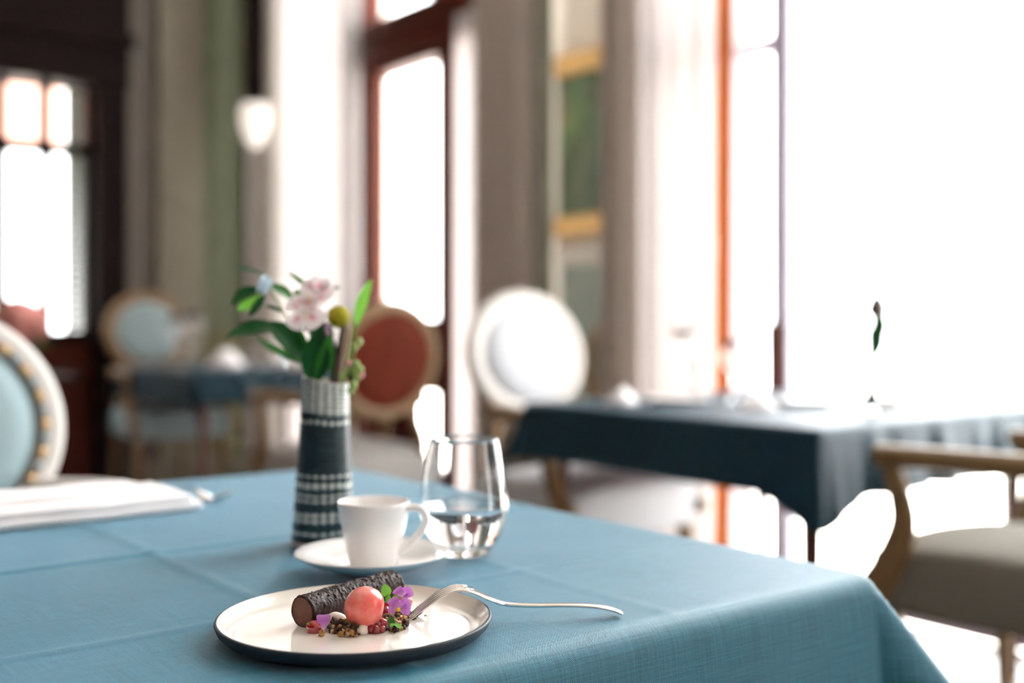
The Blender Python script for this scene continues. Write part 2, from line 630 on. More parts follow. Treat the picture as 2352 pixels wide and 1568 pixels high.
def structure(name, boxes, mat, label=None, parent=None):
    """boxes in room coordinates (v0, v1, u0, u1, z0, z1)"""
    bm = bmesh.new()
    for b in boxes:
        abox(bm, *b)
    o = bmobj(name, bm, mat, parent)
    if parent is None:
        o.rotation_euler = (0, 0, TH)
        o['kind'] = 'structure'
        if label:
            o['label'] = label
    return o


def sroot(name, label):
    o = bpy.data.objects.new(name, None)
    COL.objects.link(o)
    o.rotation_euler = (0, 0, TH)
    o['kind'] = 'structure'
    o['label'] = label
    return o


# ------------------------------------------------------------------ the room
WV = 3.3                       # window wall plane
WU = 6.9                       # far wall plane
H = 5.0
structure('floor', [(-4.6, WV, -3.6, WU, -0.1, 0)], M['floor'], 'polished pale wooden floor of the dining room')
structure('ground', [(WV, 30, -25, 32, -0.16, -0.05), (-22, WV, WU, 32, -0.16, -0.05)], M['paving'], 'pale paved terrace outside the windows')
structure('ceiling', [(-4.6, WV + 0.3, -3.6, WU + 0.3, H, H + 0.2)], M['ceiling'], 'plain plaster ceiling')

# window wall with its openings (u from, to, z from, to)
OPEN = [(5.72, 6.60, 0.10, 4.6), (4.49, 5.70, 0.0, 4.6), (0.5, 3.32, 0.0, 4.6), (-3.0, -2.1, 0.0, 4.6)]
W0, W1 = WV, WV + 0.22
wb = []
edges = [WU + 0.3, 6.60, 5.98, 5.80, 4.56]
wb += [(W0, W1, 6.60, WU + 0.3, 0, H), (W0, W1, 5.70, 5.72, 0, H), (W0, W1, 4.46, 4.49, 0, H)]
wb += [(W0, W1, 3.32, 3.42, 0, H), (W0, W1, -2.1, 0.5, 0, H), (W0, W1, -3.6, -3.0, 0, H)]
for (a, b, z0, z1) in OPEN:
    wb.append((W0, W1, a, b, z1, H))
    if z0 > 0:
        wb.append((W0, W1, a, b, 0, z0))
structure('wall_right', wb, M['wall_pale'], 'pale window wall')
# recess between the two tall windows
structure('wall_recess', [(W1, 3.80, 4.46, 4.50, 0, H), (W1, 3.80, 3.32, 3.42, 0, 0.2), (W1, 3.80, 3.32, 3.42, 4.3, H), (3.80, 3.92, 3.32, 4.56, 0, H), (W0, 3.92, 3.42, 4.46, 4.4, H)],
          M['wall_pale'], 'recess between the tall windows')
w5 = sroot('added_window', 'unseen window added to light the recess')  # unseen opening, added so daylight brightens the recess
structure('trim_1', [(3.755, 3.80, 3.42, 4.46, 1.27, 1.36)], M['cream_wood'], 'white dado rail under the painting')
structure('trim_2', [(3.775, 3.80, 3.42, 4.46, 0.1, 1.27)], plain('grey_green_dado', (0.27, 0.32, 0.29), 0.6), 'grey green dado of the recess')

# far wall (door 1 opens in it)
structure('wall_left', [(2.37, WV, WU, WU + 0.3, 0, H), (-4.6, 0.45, WU, WU + 0.3, 0, H), (0.45, 2.37, WU, WU + 0.3, 2.75, H)], M['wall_green'], 'sage green far wall')
structure('trim_3', [(2.37, 2.56, WU - 0.03, WU, 0, H)], plain('taupe_paint', (0.15, 0.135, 0.115), 0.8), 'taupe pilaster beside the dark door')
structure('trim_4', [(2.56, 2.85, WU - 0.08, WU, 0, H)], M['wall_beige'], 'beige pilaster on the far wall')
structure('trim_5', [(2.85, 3.29, WU - 0.035, WU, 0.0, 0.86), (2.85, 3.29, WU - 0.05, WU, 0.86, 0.92)], plain('olive_dado', (0.15, 0.14, 0.07), 0.7), 'olive dado panel in the corner')
structure('trim_6', [(3.155, 3.3, WU - 0.05, WU, 0, 2.36)], M['sheer_grey'], 'pale corner post under the hanging lamp')
structure('baseboard_left', [(2.37, 3.29, WU - 0.1, WU, 0, 0.14)], M['wall_beige'], 'beige skirting of the far wall')
# walls out of sight that close the room
structure('wall_rear', [(-4.6, WV + .3, -3.9, -3.6, 0, H)], M['wall_pale'], 'pale rear wall')
structure('wall_side', [(-4.9, -4.6, -3.6, WU + 0.3, 0, H)], M['mahogany'], 'dark panelled inner wall')

# ---- door 1: dark double door in the far wall
d1 = sroot('door_1', 'dark wooden glazed door with a deep dark overdoor')
def dpart(name, boxes, mat, bev=0.0, parent=None):
    bm = bmesh.new()
    for b in boxes:
        abox(bm, *b, bev)
    return bmobj(name, bm, mat, parent or d1)
dpart('overdoor', [(0.40, 2.38, WU - 0.10, WU + 0.2, 2.38, 4.3)], M['darkwood'])
dpart('overdoor_moulding', [(0.38, 2.40, WU - 0.14, WU - 0.10, 2.62, 2.70), (0.38, 2.40, WU - 0.13, WU - 0.10, 3.1, 3.16)], M['darkwood'])
dpart('door_jamb', [(2.20, 2.375, WU - 0.07, WU + 0.2, 0, 2.38)], M['darkwood'])
dpart('door_jamb', [(0.40, 0.57, WU - 0.07, WU + 0.2, 0, 2.38)], M['darkwood'])
dpart('door_panel', [(0.57, 2.20, WU + 0.06, WU + 0.12, 0, 0.86)], M['mahogany'])
for v0, v1 in ((0.62, 1.0), (1.07, 1.45), (1.52, 1.88), (1.96, 2.16)):
    dpart('raised_panel', [(v0, v1, WU + 0.035, WU + 0.06, 0.15, 0.72)], M['mahogany'], 0.01)
dpart('door_rail', [(0.57, 2.20, WU + 0.05, WU + 0.13, 0.86, 0.93)], M['darkwood'])
dpart('door_rail', [(0.57, 2.20, WU + 0.05, WU + 0.13, 1.97, 2.04)], M['darkwood'])
for vv, w in ((1.70, 0.028), (1.945, 0.028), (2.19, 0.03), (1.30, 0.03), (0.95, 0.016)):
    dpart('glazing_bar', [(vv - w, vv + w, WU + 0.05, WU + 0.13, 0.93, 2.38)], M['darkwood'])
for a, b in ((0.60, 0.934), (0.966, 1.27), (1.33, 1.684), (1.716, 1.927), (1.963, 2.16)):
    dpart('pane', [(a, b, WU + 0.085, WU + 0.092, 0.93, 1.985)], M['pane'])
    dpart('pane', [(a, b, WU + 0.085, WU + 0.092, 2.03, 2.38)], M['pane'])
hb = dpart('door_handle', [(1.29, 1.31, WU - 0.01, WU + 0.05, 1.02, 1.04), (1.24, 1.31, WU - 0.02, WU, 1.015, 1.045)], M['stud'], 0.003)

# ---- window 1: mahogany french window with transom and sidelight
w1 = sroot('window_1', 'mahogany framed french window with a transom light')
def wpart(root, name, v0, v1, u0, u1, z0, z1, mat, bev=0.0):
    bm = bmesh.new()
    abox(bm, v0, v1, u0, u1, z0, z1, bev)
    return bmobj(name, bm, mat, root)
for (n_, u0, u1, z0, z1) in (('outer_jamb', 5.62, 5.70, 0, 4.6), ('post', 4.72, 4.86, 0, 2.62), ('outer_jamb', 4.49, 4.51, 0, 4.6),
                              ('transom_rail', 4.51, 5.62, 2.36, 2.66), ('top_rail', 4.51, 5.62, 4.5, 4.6), ('transom_bar', 4.86, 4.93, 2.66, 4.5),
                              ('middle_rail', 4.86, 5.55, 0.62, 1.0), ('bottom_rail', 4.86, 5.55, 0.0, 0.2)):
    wpart(w1, n_, WV - 0.02, WV + 0.12, u0, u1, z0, z1, M['mahogany'], 0.008)
wpart(w1, 'lower_panel', WV + 0.095, WV + 0.12, 5.22, 5.55, 0.2, 0.62, M['mahogany'])
wpart(w1, 'moulding', WV - 0.05, WV - 0.02, 4.70, 5.70, 2.40, 2.46, M['mahogany'])
wpart(w1, 'moulding', WV - 0.045, WV - 0.02, 4.70, 5.70, 2.56, 2.60, M['mahogany'])
wpart(w1, 'door_stile', WV, WV + 0.09, 5.53, 5.63, 0, 2.37, M['mahogany'], 0.008)
for (u0, u1, z0, z1) in ((4.86, 5.53, 1.0, 2.36), (4.86, 5.03, 0.2, 0.62), (4.93, 5.62, 2.66, 4.5), (4.51, 4.86, 2.66, 4.5), (4.51, 4.72, 0.0, 2.36)):
    wpart(w1, 'pane', WV + 0.045, WV + 0.052, u0, u1, z0, z1, M['pane'])

# ---- window 2: the large bright window on the right
w2 = sroot('window_2', 'tall slim framed window that floods the room with light')
frame_m = plain('pale_window_frame', (0.36, 0.34, 0.42), 0.5)
for (n_, u0, u1, z0, z1) in (('outer_jamb', 3.27, 3.32, 0, 4.6), ('mullion', 2.65, 2.725, 0, 4.6), ('mullion', 1.28, 1.31, 0, 4.6), ('outer_jamb', 0.5, 0.55, 0, 4.6),
                              ('glazing_rail', 2.725, 3.27, 1.98, 2.035), ('bottom_rail', 0.55, 3.27, 0, 0.04), ('top_rail', 0.55, 3.27, 4.54, 4.6)):
    wpart(w2, n_, WV + 0.02, WV + 0.06, u0, u1, z0, z1, frame_m)
wpart(w2, 'window_stay', WV - 0.01, WV + 0.02, 2.655, 2.725, 0.60, 0.98, M['mahogany'], 0.004)
for (u0, u1, z0, z1) in ((2.70, 3.27, 0.04, 2.0), (2.70, 3.27, 2.02, 4.54), (1.31, 2.675, 0.04, 4.54), (0.55, 1.28, 0.04, 4.54)):
    wpart(w2, 'pane', WV + 0.038, WV + 0.044, u0, u1, z0, z1, M['pane'])
# ---- window 3 (behind the sheer) and window 4 (right beside the diner, out of frame)
wpart(w5, 'pane', W1, 3.80, 3.36, 3.37, 0.2, 4.3, M['pane'])
w3 = sroot('window_3', 'narrow window behind the white sheer curtain')
for (n_, u0, u1, z0, z1) in (('outer_jamb', 6.55, 6.60, .1, 4.6), ('outer_jamb', 5.72, 5.75, .1, 4.6), ('mullion', 6.30, 6.33, .1, 4.6)):
    wpart(w3, n_, WV + 0.02, WV + 0.08, u0, u1, z0, z1, M['mahogany'])
for u0, u1 in ((5.75, 6.30), (6.33, 6.55)):
    wpart(w3, 'pane', WV + 0.045, WV + 0.05, u0, u1, .1, 4.6, M['pane'])
w4 = sroot('window_4', 'tall window beyond the frame beside the table')
for u0, u1 in ((-3.0, -2.95), (-2.15, -2.1)):
    wpart(w4, 'mullion', WV + 0.02, WV + 0.08, u0, u1, 0, 4.6, frame_m)
for u0, u1 in ((-2.95, -2.15),):
    wpart(w4, 'pane', WV + 0.045, WV + 0.05, u0, u1, 0, 4.6, M['pane'])


# ---- curtains
def curtain(name, label, u0, u1, v, z0, z1, amp, period, mat, lean=0.0, group=None, phase=0.0, parent=None):
    u0, u1 = u0 * v / WV, u1 * v / WV
    n = max(24, int(abs(u1 - u0) / period * 14))
    m = 10
    vs, fs = [], []
    for j in range(m + 1):
        z = z0 + (z1 - z0) * j / m
        for i in range(n + 1):
            s = i / n
            u = u0 + (u1 - u0) * s + lean * (1 - j / m)
            w = amp * (math.sin(2 * PI * s * abs(u1 - u0) / period + phase) + 0.35 * math.sin(4.3 * PI * s * abs(u1 - u0) / period + 1.3 + 0.4 * j / m))
            vs.append((v + w, u, z))
    for j in range(m):
        for i in range(n):
            a = j * (n + 1) + i
            fs.append((a, a + 1, a + n + 2, a + n + 1))
    o = pydata(name, vs, fs, mat, parent)
    if parent is None:
        o.rotation_euler = (0, 0, TH)
        tag(o, label, 'curtain', group)
    return o


curtain('sheer_curtain', 'white sheer curtain glowing beside the mahogany french window', 5.69, 6.62, WV - 0.12, 0.02, 4.85, 0.03, 0.16, M['sheer'])
curtain('curtain', 'narrow grey beige curtain in the corner next to the hanging lamp', 6.60, 6.84, WV - 0.10, 0.02, 4.85, 0.03, 0.11, M['sheer_grey'])
curtain('sheer_curtain', 'slim white sheer covering the right edge of the french window', 4.52, 4.72, WV - 0.07, 0.02, 2.50, 0.015, 0.10, M['sheer_bright'])
curtain('curtain', 'grey beige pleated curtain between the french window and the painting', 4.08, 4.56, WV - 0.13, 0.02, 4.85, 0.035, 0.15, M['drape'])
curtain('curtain', 'dull green curtain edge hanging directly left of the painting', 3.965, 4.10, WV - 0.10, 0.02, 4.85, 0.02, 0.09, M['drape_green'])
curtain('curtain', 'taupe curtain fold directly right of the painting', 3.40, 3.60, WV - 0.12, 0.02, 4.85, 0.03, 0.12, M['drape'])
cr = curtain('curtain', 'blush white backlit curtain with an orange edge by the big window', 3.00, 3.385, WV - 0.10, 0.02, 4.85, 0.03, 0.13, M['sheer'])
vs, fs = [], []
for j in range(2):
    for i in range(5):
        vs.append((WV - 0.10 + 0.006 * math.sin(i * 1.5), (2.905 + 0.085 * i / 4 - 0.03 * j) * (WV - 0.10) / WV, 0.02 + 4.83 * j))
for i in range(4):
    fs.append((i, i + 1, i + 6, i + 5))
pydata('orange_lining', vs, fs, M['orange'], cr)
curtain('sheer_curtain', 'faint pinkish sheer strip right of the orange curtain edge', 2.80, 2.925, WV - 0.06, 0.02, 4.85, 0.01, 0.08, translucent('pink_sheer', (0.85, 0.75, 0.79), (0.36, 0.31, 0.34), 0.5, see=0.12))

# ---- outside the far door
aw = curtain('awning', None, 0.2, 0.925, 8.0, 2.13, 2.9, 0.02, 0.07, M['awning'])
for v_ in aw.data.vertices:
    v_.co = Vector((v_.co.y, v_.co.x - 0.35, v_.co.z))
tag(aw, 'pink pleated awning hanging outside the far door', 'awning')
bd = thing('building', 'building front added to dim the view beyond the far door', 'building', room(0.5, 14.0), TH)
box('facade', -7.0, 2.9, 0.0, 0.4, -0.05, 6.0, plain('dimming_render', (0.12, 0.11, 0.095), 0.9, var=0.05, nscale=2), bd)  # dull facade added to lower the brightness behind the door panes
for k in range(4):
    box('window_shutter', -5.2 + k * 2.1, -4.3 + k * 2.1, -0.05, 0.0, 1.0, 2.6, M['shutter'], bd)
box('plinth', -7.0, 2.9, -0.06, 0.0, -0.05, 0.9, plain('ochre_render', (0.12, 0.09, 0.045), 0.9), bd)
sh = thing('shutter', 'grey folded shutter outside the far door', 'shutter', room(2.215, 7.32), TH)
box('shutter_frame', -0.06, -0.03, -0.02, 0.02, 0.02, 2.6, M['shutter'], sh)
box('shutter_frame', 0.17, 0.20, -0.02, 0.02, 0.02, 2.6, M['shutter'], sh)
sl0 = box('slat', -0.03, 0.17, -0.018, 0.012, 0.06, 0.105, M['shutter'], sh)
for k in range(1, 52):
    c = sl0.copy(); COL.objects.link(c); c.location.z = k * 0.049

# ---- hanging lamp in the corner
lp = at(585, 300, 7.05)
lamp = thing('pendant_lamp', 'hanging lamp with a white frosted shade in the far corner', 'lamp', (lp.x, lp.y, lp.z))
lathe('lamp_shade', [(0.02, 0.17), (0.075, 0.165), (0.088, 0.13), (0.08, 0.03), (0.055, -0.06), (0.03, -0.10), (0.0001, -0.115)], M['opal'], lamp, 32)
for k in range(12):
    a = 2 * PI * k / 12
    tube('shade_rib', [(0.089 * math.cos(a), 0.089 * math.sin(a), 0.13), (0.082 * math.cos(a), 0.082 * math.sin(a), 0.03), (0.057 * math.cos(a), 0.057 * math.sin(a), -0.06)], 0.006, M['opal'], lamp, 6)
lathe('lamp_cap', [(0.0001, 0.24), (0.05, 0.235), (0.055, 0.20), (0.07, 0.17), (0.0001, 0.168)], M['darkwood'], lamp, 24)
box('lamp_post', -0.055, 0.055, -0.04, 0.04, 0.225, H - lp.z, M['darkwood'], lamp, 0.01)

# ---- painting in the recess
pt = thing('painting', 'gilt framed dark green painting hanging between the curtains', 'painting', room(3.775, 4.26, 1.875), TH)
# local x = v, y = u, z up; facing -x
for (n_, y0, y1, z0, z1) in (('picture_frame', -0.36, 0.36, 0.35, 0.46), ('picture_frame', -0.36, 0.36, -0.46, -0.36), ('picture_frame', 0.28, 0.36, -0.37, 0.37), ('picture_frame', -0.36, -0.28, -0.37, 0.37)):
    box(n_, -0.045, 0.02, y0, y1, z0, z1, M['gold'], pt, 0.012)
box('canvas', -0.012, 0.01, -0.29, 0.29, -0.38, 0.38, M['painting'], pt)


# ------------------------------------------------------------------ tables and cloths
def drape(name, label, loc, L, h, mat, betas, folds=(), beta0=0.08, creases=True, n_in=70, n_out=22, group=None, rho=0.014, droop=0.0, reach=0.15):
    """square cloth over a table L x L, overhang h.  local x = v, y = u, origin the near corner (v=0,u=0) of the top.
    betas: flare of the corners (0,0), (L,0), (L,L), (0,L)"""
    co = [-h * (1 - i / n_out) for i in range(n_out)] + [L * i / n_in for i in range(n_in + 1)] + [L + h * (i + 1) / n_out for i in range(n_out)]
    N = len(co)

    def fall(e, beta):
        th = PI / 2 - beta
        arc = rho * th
        if e <= arc:
            a = e / rho
            return rho * math.sin(a), rho * (1 - math.cos(a))
        r = e - arc
        return rho * math.sin(th) + r * math.sin(beta), rho * (1 - math.cos(th)) + r * math.cos(beta)

    vs, uv = [], []
    for t in co:
        for s in co:
            uv.append((s, t))
            cx, cy = min(max(s, 0), L), min(max(t, 0), L)
            ex, ey = s - cx, t - cy
            if ex == 0 and ey == 0:
                z = 0.0
                if creases:
                    d1_, d2_ = abs(s - L / 2), abs(t - L / 2)
                    z += 0.0022 * math.exp(-(d1_ / 0.006) ** 2) + 0.0022 * math.exp(-(d2_ / 0.006) ** 2)
                    z += 0.0009 * math.exp(-(abs(s - L * 0.25) / 0.005) ** 2) + 0.0009 * math.exp(-(abs(s - L * 0.75) / 0.005) ** 2)
                    z += 0.0009 * math.exp(-(abs(t - L * 0.2) / 0.005) ** 2)
                    z += 0.0011 * noise.noise(Vector((s * 9, t * 9, 0.3))) * min(1, 12 * min(cx, cy, L - cx, L - cy))
                vs.append((s, t, z))
                continue
            if ex == 0 or ey == 0:
                e = abs(ex) + abs(ey)
                nx, ny = (math.copysign(1, ex) if ex else 0), (math.copysign(1, ey) if ey else 0)
                along = cy if ex else cx
                # flare eases towards the corners
                b = beta0
                o_, d_ = fall(e, b)
                side = 0 if ny < 0 else 1 if nx > 0 else 2 if ny > 0 else 3
                if droop and side in (0, 3):
                    e *= 1 + droop * max(0.0, 1 - along / reach) ** 1.3
                    o_, d_ = fall(e, b)
                edge = min(1.0, min(along, L - along) / 0.10)
                for (sd, amp, per, ph) in folds:
                    if sd == side:
                        o_ += amp * (e / h) ** 1.2 * edge * (math.sin(2 * PI * along / per + ph) + 0.6 * math.sin(2 * PI * along / per * 1.63 + 1.1) + 0.8)
                o_ += 0.008 * (e / h) * edge * math.sin(along * 7.3 + side * 2)
                vs.append((cx + nx * o_, cy + ny * o_, -d_))
                continue
            r = math.hypot(ex, ey)
            ph = math.atan2(abs(ey), abs(ex))
            ci = (0 if ey < 0 else 3) if ex < 0 else (1 if ey < 0 else 2)
            b = beta0 + (betas[ci] - beta0) * math.sin(2 * ph) ** 1.3
            if droop and ci == 0:
                r = max(abs(ex), abs(ey)) * (1 + droop)
            o_, d_ = fall(r, b)
            vs.append((cx + math.copysign(math.cos(ph), ex) * o_, cy + math.copysign(math.sin(ph), ey) * o_, -d_))
    fs = []
    for j in range(N - 1):
        for i in range(N - 1):
            a = j * N + i
            fs.append((a, a + 1, a + N + 1, a + N))
    o = pydata(name, vs, fs, mat, None, True, uv, fix=False)
    o.location = loc
    o.rotation_euler = (0, 0, TH)
    sm = o.modifiers.new('thickness', 'SOLIDIFY')
    sm.thickness = 0.0012
    sm.offset = 1
    tag(o, label, 'tablecloth', group)
    return o


def table(label, corner, L, leg_in=0.07, lw=0.028, group=None):
    t = thing('dining_table', label, 'table', (corner.x, corner.y, 0), TH, group)
    bm = bmesh.new()
    abox(bm, 0.003, L - 0.003, 0.003, L - 0.003, TOP - 0.03, TOP - 0.0005, 0.004)
    bmobj('tabletop', bm, M['legwood'], t)
    bm = bmesh.new()
    a0, a1 = leg_in, L - leg_in
    for (x0, x1, y0, y1) in ((a0, a1, a0 - .01, a0 + .01), (a0, a1, a1 - .01, a1 + .01), (a0 - .01, a0 + .01, a0, a1), (a1 - .01, a1 + .01, a0, a1)):
        abox(bm, x0, x1, y0, y1, TOP - 0.10, TOP - 0.03)
    bmobj('apron', bm, M['legwood'], t)
    for x in (a0, a1):
        for y in (a0, a1):
            vs, fs = tube_data([(x, y, 0), (x, y, 0.3), (x, y, TOP - 0.03)], [lw * 0.75, lw * 0.9, lw * 1.15], 4)
            pydata('leg', vs, fs, M['legwood'], t, smooth=False)
    return t


A1 = Vector((0.327, 1.094, 0)) - room(1, 0)        # near-left corner of our table (v = 0, u = 0)
A2 = Vector((0.681, 2.547, 0))
A3 = Vector((-1.50, 5.40, 0))
LT = 1.0
table('square table under the teal cloth with the dessert plate', A1, LT)
cloth1 = drape('tablecloth', 'teal blue linen cloth under the dessert plate and cup', (A1.x, A1.y, TOP), LT, 0.30, M['cloth'],
               (0.5, 0.66, 0.3, 0.3), folds=((0, 0.006, 0.45, 0.5),), n_in=150, n_out=40, beta0=0.12, rho=0.022)
table('square table by the big window under a teal cloth darkened for shade', A2, 1.03)
drape('tablecloth', 'teal cloth darkened for shade on the window table, its corner hanging low', (A2.x, A2.y, TOP), 1.03, 0.165, M['cloth_shaded'],
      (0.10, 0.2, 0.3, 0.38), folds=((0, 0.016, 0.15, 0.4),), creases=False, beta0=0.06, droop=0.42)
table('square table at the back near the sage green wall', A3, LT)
drape('tablecloth', 'teal cloth darkened for shade on the table at the back near the dark door', (A3.x, A3.y, TOP), LT, 0.17, M['cloth_shaded'],
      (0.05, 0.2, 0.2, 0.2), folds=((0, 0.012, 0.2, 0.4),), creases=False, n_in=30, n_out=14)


# ------------------------------------------------------------------ chairs
def oval_disc(hw, hh, y_edge, y_mid, cz, n=48, rings=7):
    """domed oval: rim at y_edge, middle at y_mid; closed by a flat back at y_edge - sign"""
    vs, fs = [], []
    for k in range(rings + 1):
        q = 1 - k / rings
        yy = y_edge + (y_mid - y_edge) * math.sqrt(max(0, 1 - q ** 3))
        if k == rings:
            vs.append((0, y_mid, cz))
            break
        for i in range(n):
            a = 2 * PI * i / n
            vs.append((hw * q * math.cos(a), yy, cz + hh * q * math.sin(a)))
    for k in range(rings - 1):
        for i in range(n):
            fs.append((k * n + i, k * n + (i + 1) % n, (k + 1) * n + (i + 1) % n, (k + 1) * n + i))
    for i in range(n):
        fs.append(((rings - 1) * n + i, (rings - 1) * n + (i + 1) % n, len(vs) - 1))
    return vs, fs


def armchair(label, p, face, frame, pad, rear, seat, cz=0.86, hw=0.205, hh=0.21, fw=0.042, studs=False, arms=True, group=None, sc=1.0, low=None):
    """oval-backed open armchair; local +y is where it faces, p the floor point under the seat centre"""
    t = thing('armchair', label, 'chair', (p.x, p.y, 0), face, group)
    t.scale = (sc, sc, sc)
    low = low or frame
    tilt = math.radians(9)
    by, bz = -0.235, 0.47

    def lean(vs):
        out = []
        for (x, y, z) in vs:
            dy, dz = y - 0, z - bz
            out.append((x, by + dy * math.cos(tilt) - dz * math.sin(tilt), bz + dy * math.sin(tilt) + dz * math.cos(tilt)))
        return out

    # back frame: a flattened oval ring
    n = 64
    ring = [(hw * math.cos(2 * PI * i / n), 0, cz + hh * math.sin(2 * PI * i / n)) for i in range(n)]
    vs, fs = [], []
    m = 12
    for i in range(n):
        a = 2 * PI * i / n
        rx, rz = math.cos(a), math.sin(a)
        for j in range(m):
            b = 2 * PI * j / m
            cr_, sr_ = math.cos(b), math.sin(b)
            q = fw * math.copysign(abs(cr_) ** 0.7, cr_)
            vs.append(((hw - fw + q) * rx, 0.024 * math.copysign(abs(sr_) ** 0.7, sr_), cz + (hh - fw + q) * rz))
    for i in range(n):
        for j in range(m):
            fs.append((i * m + j, ((i + 1) % n) * m + j, ((i + 1) % n) * m + (j + 1) % m, i * m + (j + 1) % m))
    bf = pydata('back_frame', lean(vs), fs, frame, t)
    iw, ih = hw - 2 * fw + 0.012, hh - 2 * fw + 0.012
    vs, fs = oval_disc(iw, ih, 0.012, 0.05, cz)
    pydata('back_cushion', lean(vs), fs, pad, t)
    vs, fs = oval_disc(iw, ih, -0.014, -0.03, cz)
    pydata('back_panel', lean(vs), fs, rear, t)
    if studs:
        k = 46
        vs, fs = tube_data([(iw * 1.01 * math.cos(2 * PI * i / 60), 0.024, cz + ih * 1.01 * math.sin(2 * PI * i / 60)) for i in range(60)], 0.006, 6, True)
        pydata('braid', lean(vs), fs, M['oak'], bf)
        first = None
        for i in range(k):
            a = 2 * PI * i / k
            q = lean([(iw * 1.01 * math.cos(a), 0.029, cz + ih * 1.01 * math.sin(a))])[0]
            if first is None:
                vs, fs, _ = lathe_data([(0.0085, 0), (0.007, 0.003), (0.004, 0.005), (0.0003, 0.006)], 10)
                vs = [(x, z, y) for (x, y, z) in vs]
                first = pydata('stud', vs, fs, [M['stud']], bf)
                s_ = first
                alt = first.data.copy(); alt.materials.clear(); alt.materials.append(M['braid_blue'])
            else:
                s_ = bpy.data.objects.new('stud', first.data if i % 2 else alt)
                COL.objects.link(s_)
                s_.parent = bf
            s_.location = q
    # seat
    bm = bmesh.new()
    abox(bm, -0.27, 0.27, -0.26, 0.25, 0.355, 0.49, 0.03, 4)
    bmesh.ops.subdivide_edges(bm, edges=[e for e in bm.edges if e.calc_length() > 0.2], cuts=7, use_grid_fill=True)
    for v in bm.verts:
        k_ = 1 - 0.16 * max(0, -v.co.y + 0.25) / 0.5
        v.co.x *= k_
        q = max(0, 1 - (v.co.x / 0.27) ** 2) * max(0, 1 - ((v.co.y) / 0.26) ** 2)
        if v.co.z > 0.45:
            v.co.z += 0.045 * q ** 0.7
        v.co.y += 0.03 * (1 - (v.co.x / 0.27) ** 2) * (1 if v.co.y > 0.1 else 0)
    bmobj('seat', bm, seat, t, True)
    # legs
    for sx in (-1, 1):
        pts = [(sx * 0.235, 0.215, 0), (sx * 0.235, 0.215, 0.05), (sx * 0.235, 0.215, 0.30), (sx * 0.235, 0.215, 0.31), (sx * 0.235, 0.215, 0.37)]
        tube('leg', pts, [0.011, 0.013, 0.022, 0.027, 0.026], low, t, 12)
        pts = spline([(sx * 0.205, -0.30, 0), (sx * 0.20, -0.25, 0.22), (sx * 0.195, -0.235, 0.42)], 5)
        tube('leg', pts, [0.014 + 0.008 * i / (len(pts) - 1) for i in range(len(pts))], low, t, 8)
        # stiles that carry the oval back
        zb = cz - hh * 0.86
        pts = lean([(sx * 0.195, 0, 0.40), (sx * 0.185, 0, (0.42 + zb) / 2), (sx * hw * 0.5, 0, zb + 0.015)])
        tube('stile', spline(pts, 5), 0.019, low, t, 8)
        if arms:
            q = lean([(sx * hw * 0.72, 0.0, 0.70)])[0]
            pts = spline([q, (sx * 0.25, -0.12, 0.705), (sx * 0.285, 0.07, 0.705), (sx * 0.28, 0.215, 0.70)], 7)
            tube('arm', pts, [(0.028, 0.025)] * len(pts), low, t, 12, side=(1, 0, 0))
            pts = spline([(sx * 0.28, 0.195, 0.70), (sx * 0.28, 0.165, 0.62), (sx * 0.275, 0.16, 0.55), (sx * 0.268, 0.20, 0.46), (sx * 0.26, 0.25, 0.385)], 6)
            tube('arm_support', pts, [(0.020, 0.024 + 0.020 * (i / (len(pts) - 1)) ** 1.5) for i in range(len(pts))], low, t, 10, side=(1, 0, 0))
    return t


M['braid_blue'] = plain('grey_blue_braid', (0.24, 0.30, 0.34), 0.6)
FU = TH                        # faces u (away to the far left)
# near-left chair across our table, facing us
armchair('cream framed oval chair with pale blue back and studded edge', room(0.375, 2.04 - 0.26), TH + PI, M['cream_wood'], M['pad_blue'], M['pad_blue'], M['pad_blue'], cz=0.815, hw=0.232, hh=0.217, fw=0.027, studs=True, low=M['cream_wood'])
armchair('white oval backed armchair at the far side of the window table', room(2.405, 2.985 - 0.26), TH + PI, M['cream_wood'], M['pad_white'], M['pad_white'], M['pad_white'], cz=0.88, hw=0.25, hh=0.222, fw=0.033, low=M['oak'])  # gilded back frame coloured cream to paint in the window's backlight
pr = Vector((-0.475, 4.2, 0)) + _U * 0.27
armchair('armchair with russet oval back turned away, behind the flower vase', pr, TH, M['oak'], M['pad_greige'], M['pad_red'], M['pad_pale'], cz=0.85, hw=0.22, hh=0.222, fw=0.024)
pb = Vector((-2.08, 6.55, 0)) - _U * 0.26
armchair('pale blue oval armchair with gilded frame beside the dark door', pb, TH + PI, M['oak'], M['pad_blue'], M['pad_blue'], M['pad_blue'], cz=0.93, hw=0.25, hh=0.235, fw=0.032)
armchair('greige armchair with wooden arms at the near side of the window table', Vector((1.151, 2.482, 0)), TH, M['oak'], M['pad_greige'], M['pad_greige'], M['pad_greige'], cz=0.86)
armchair('gilded chair half hidden in the recess under the painting', room(3.40, 3.98), TH + PI / 2, M['oak'], M['pad_greige'], M['mahogany'], M['pad_greige'], cz=0.85, arms=False, sc=0.95)


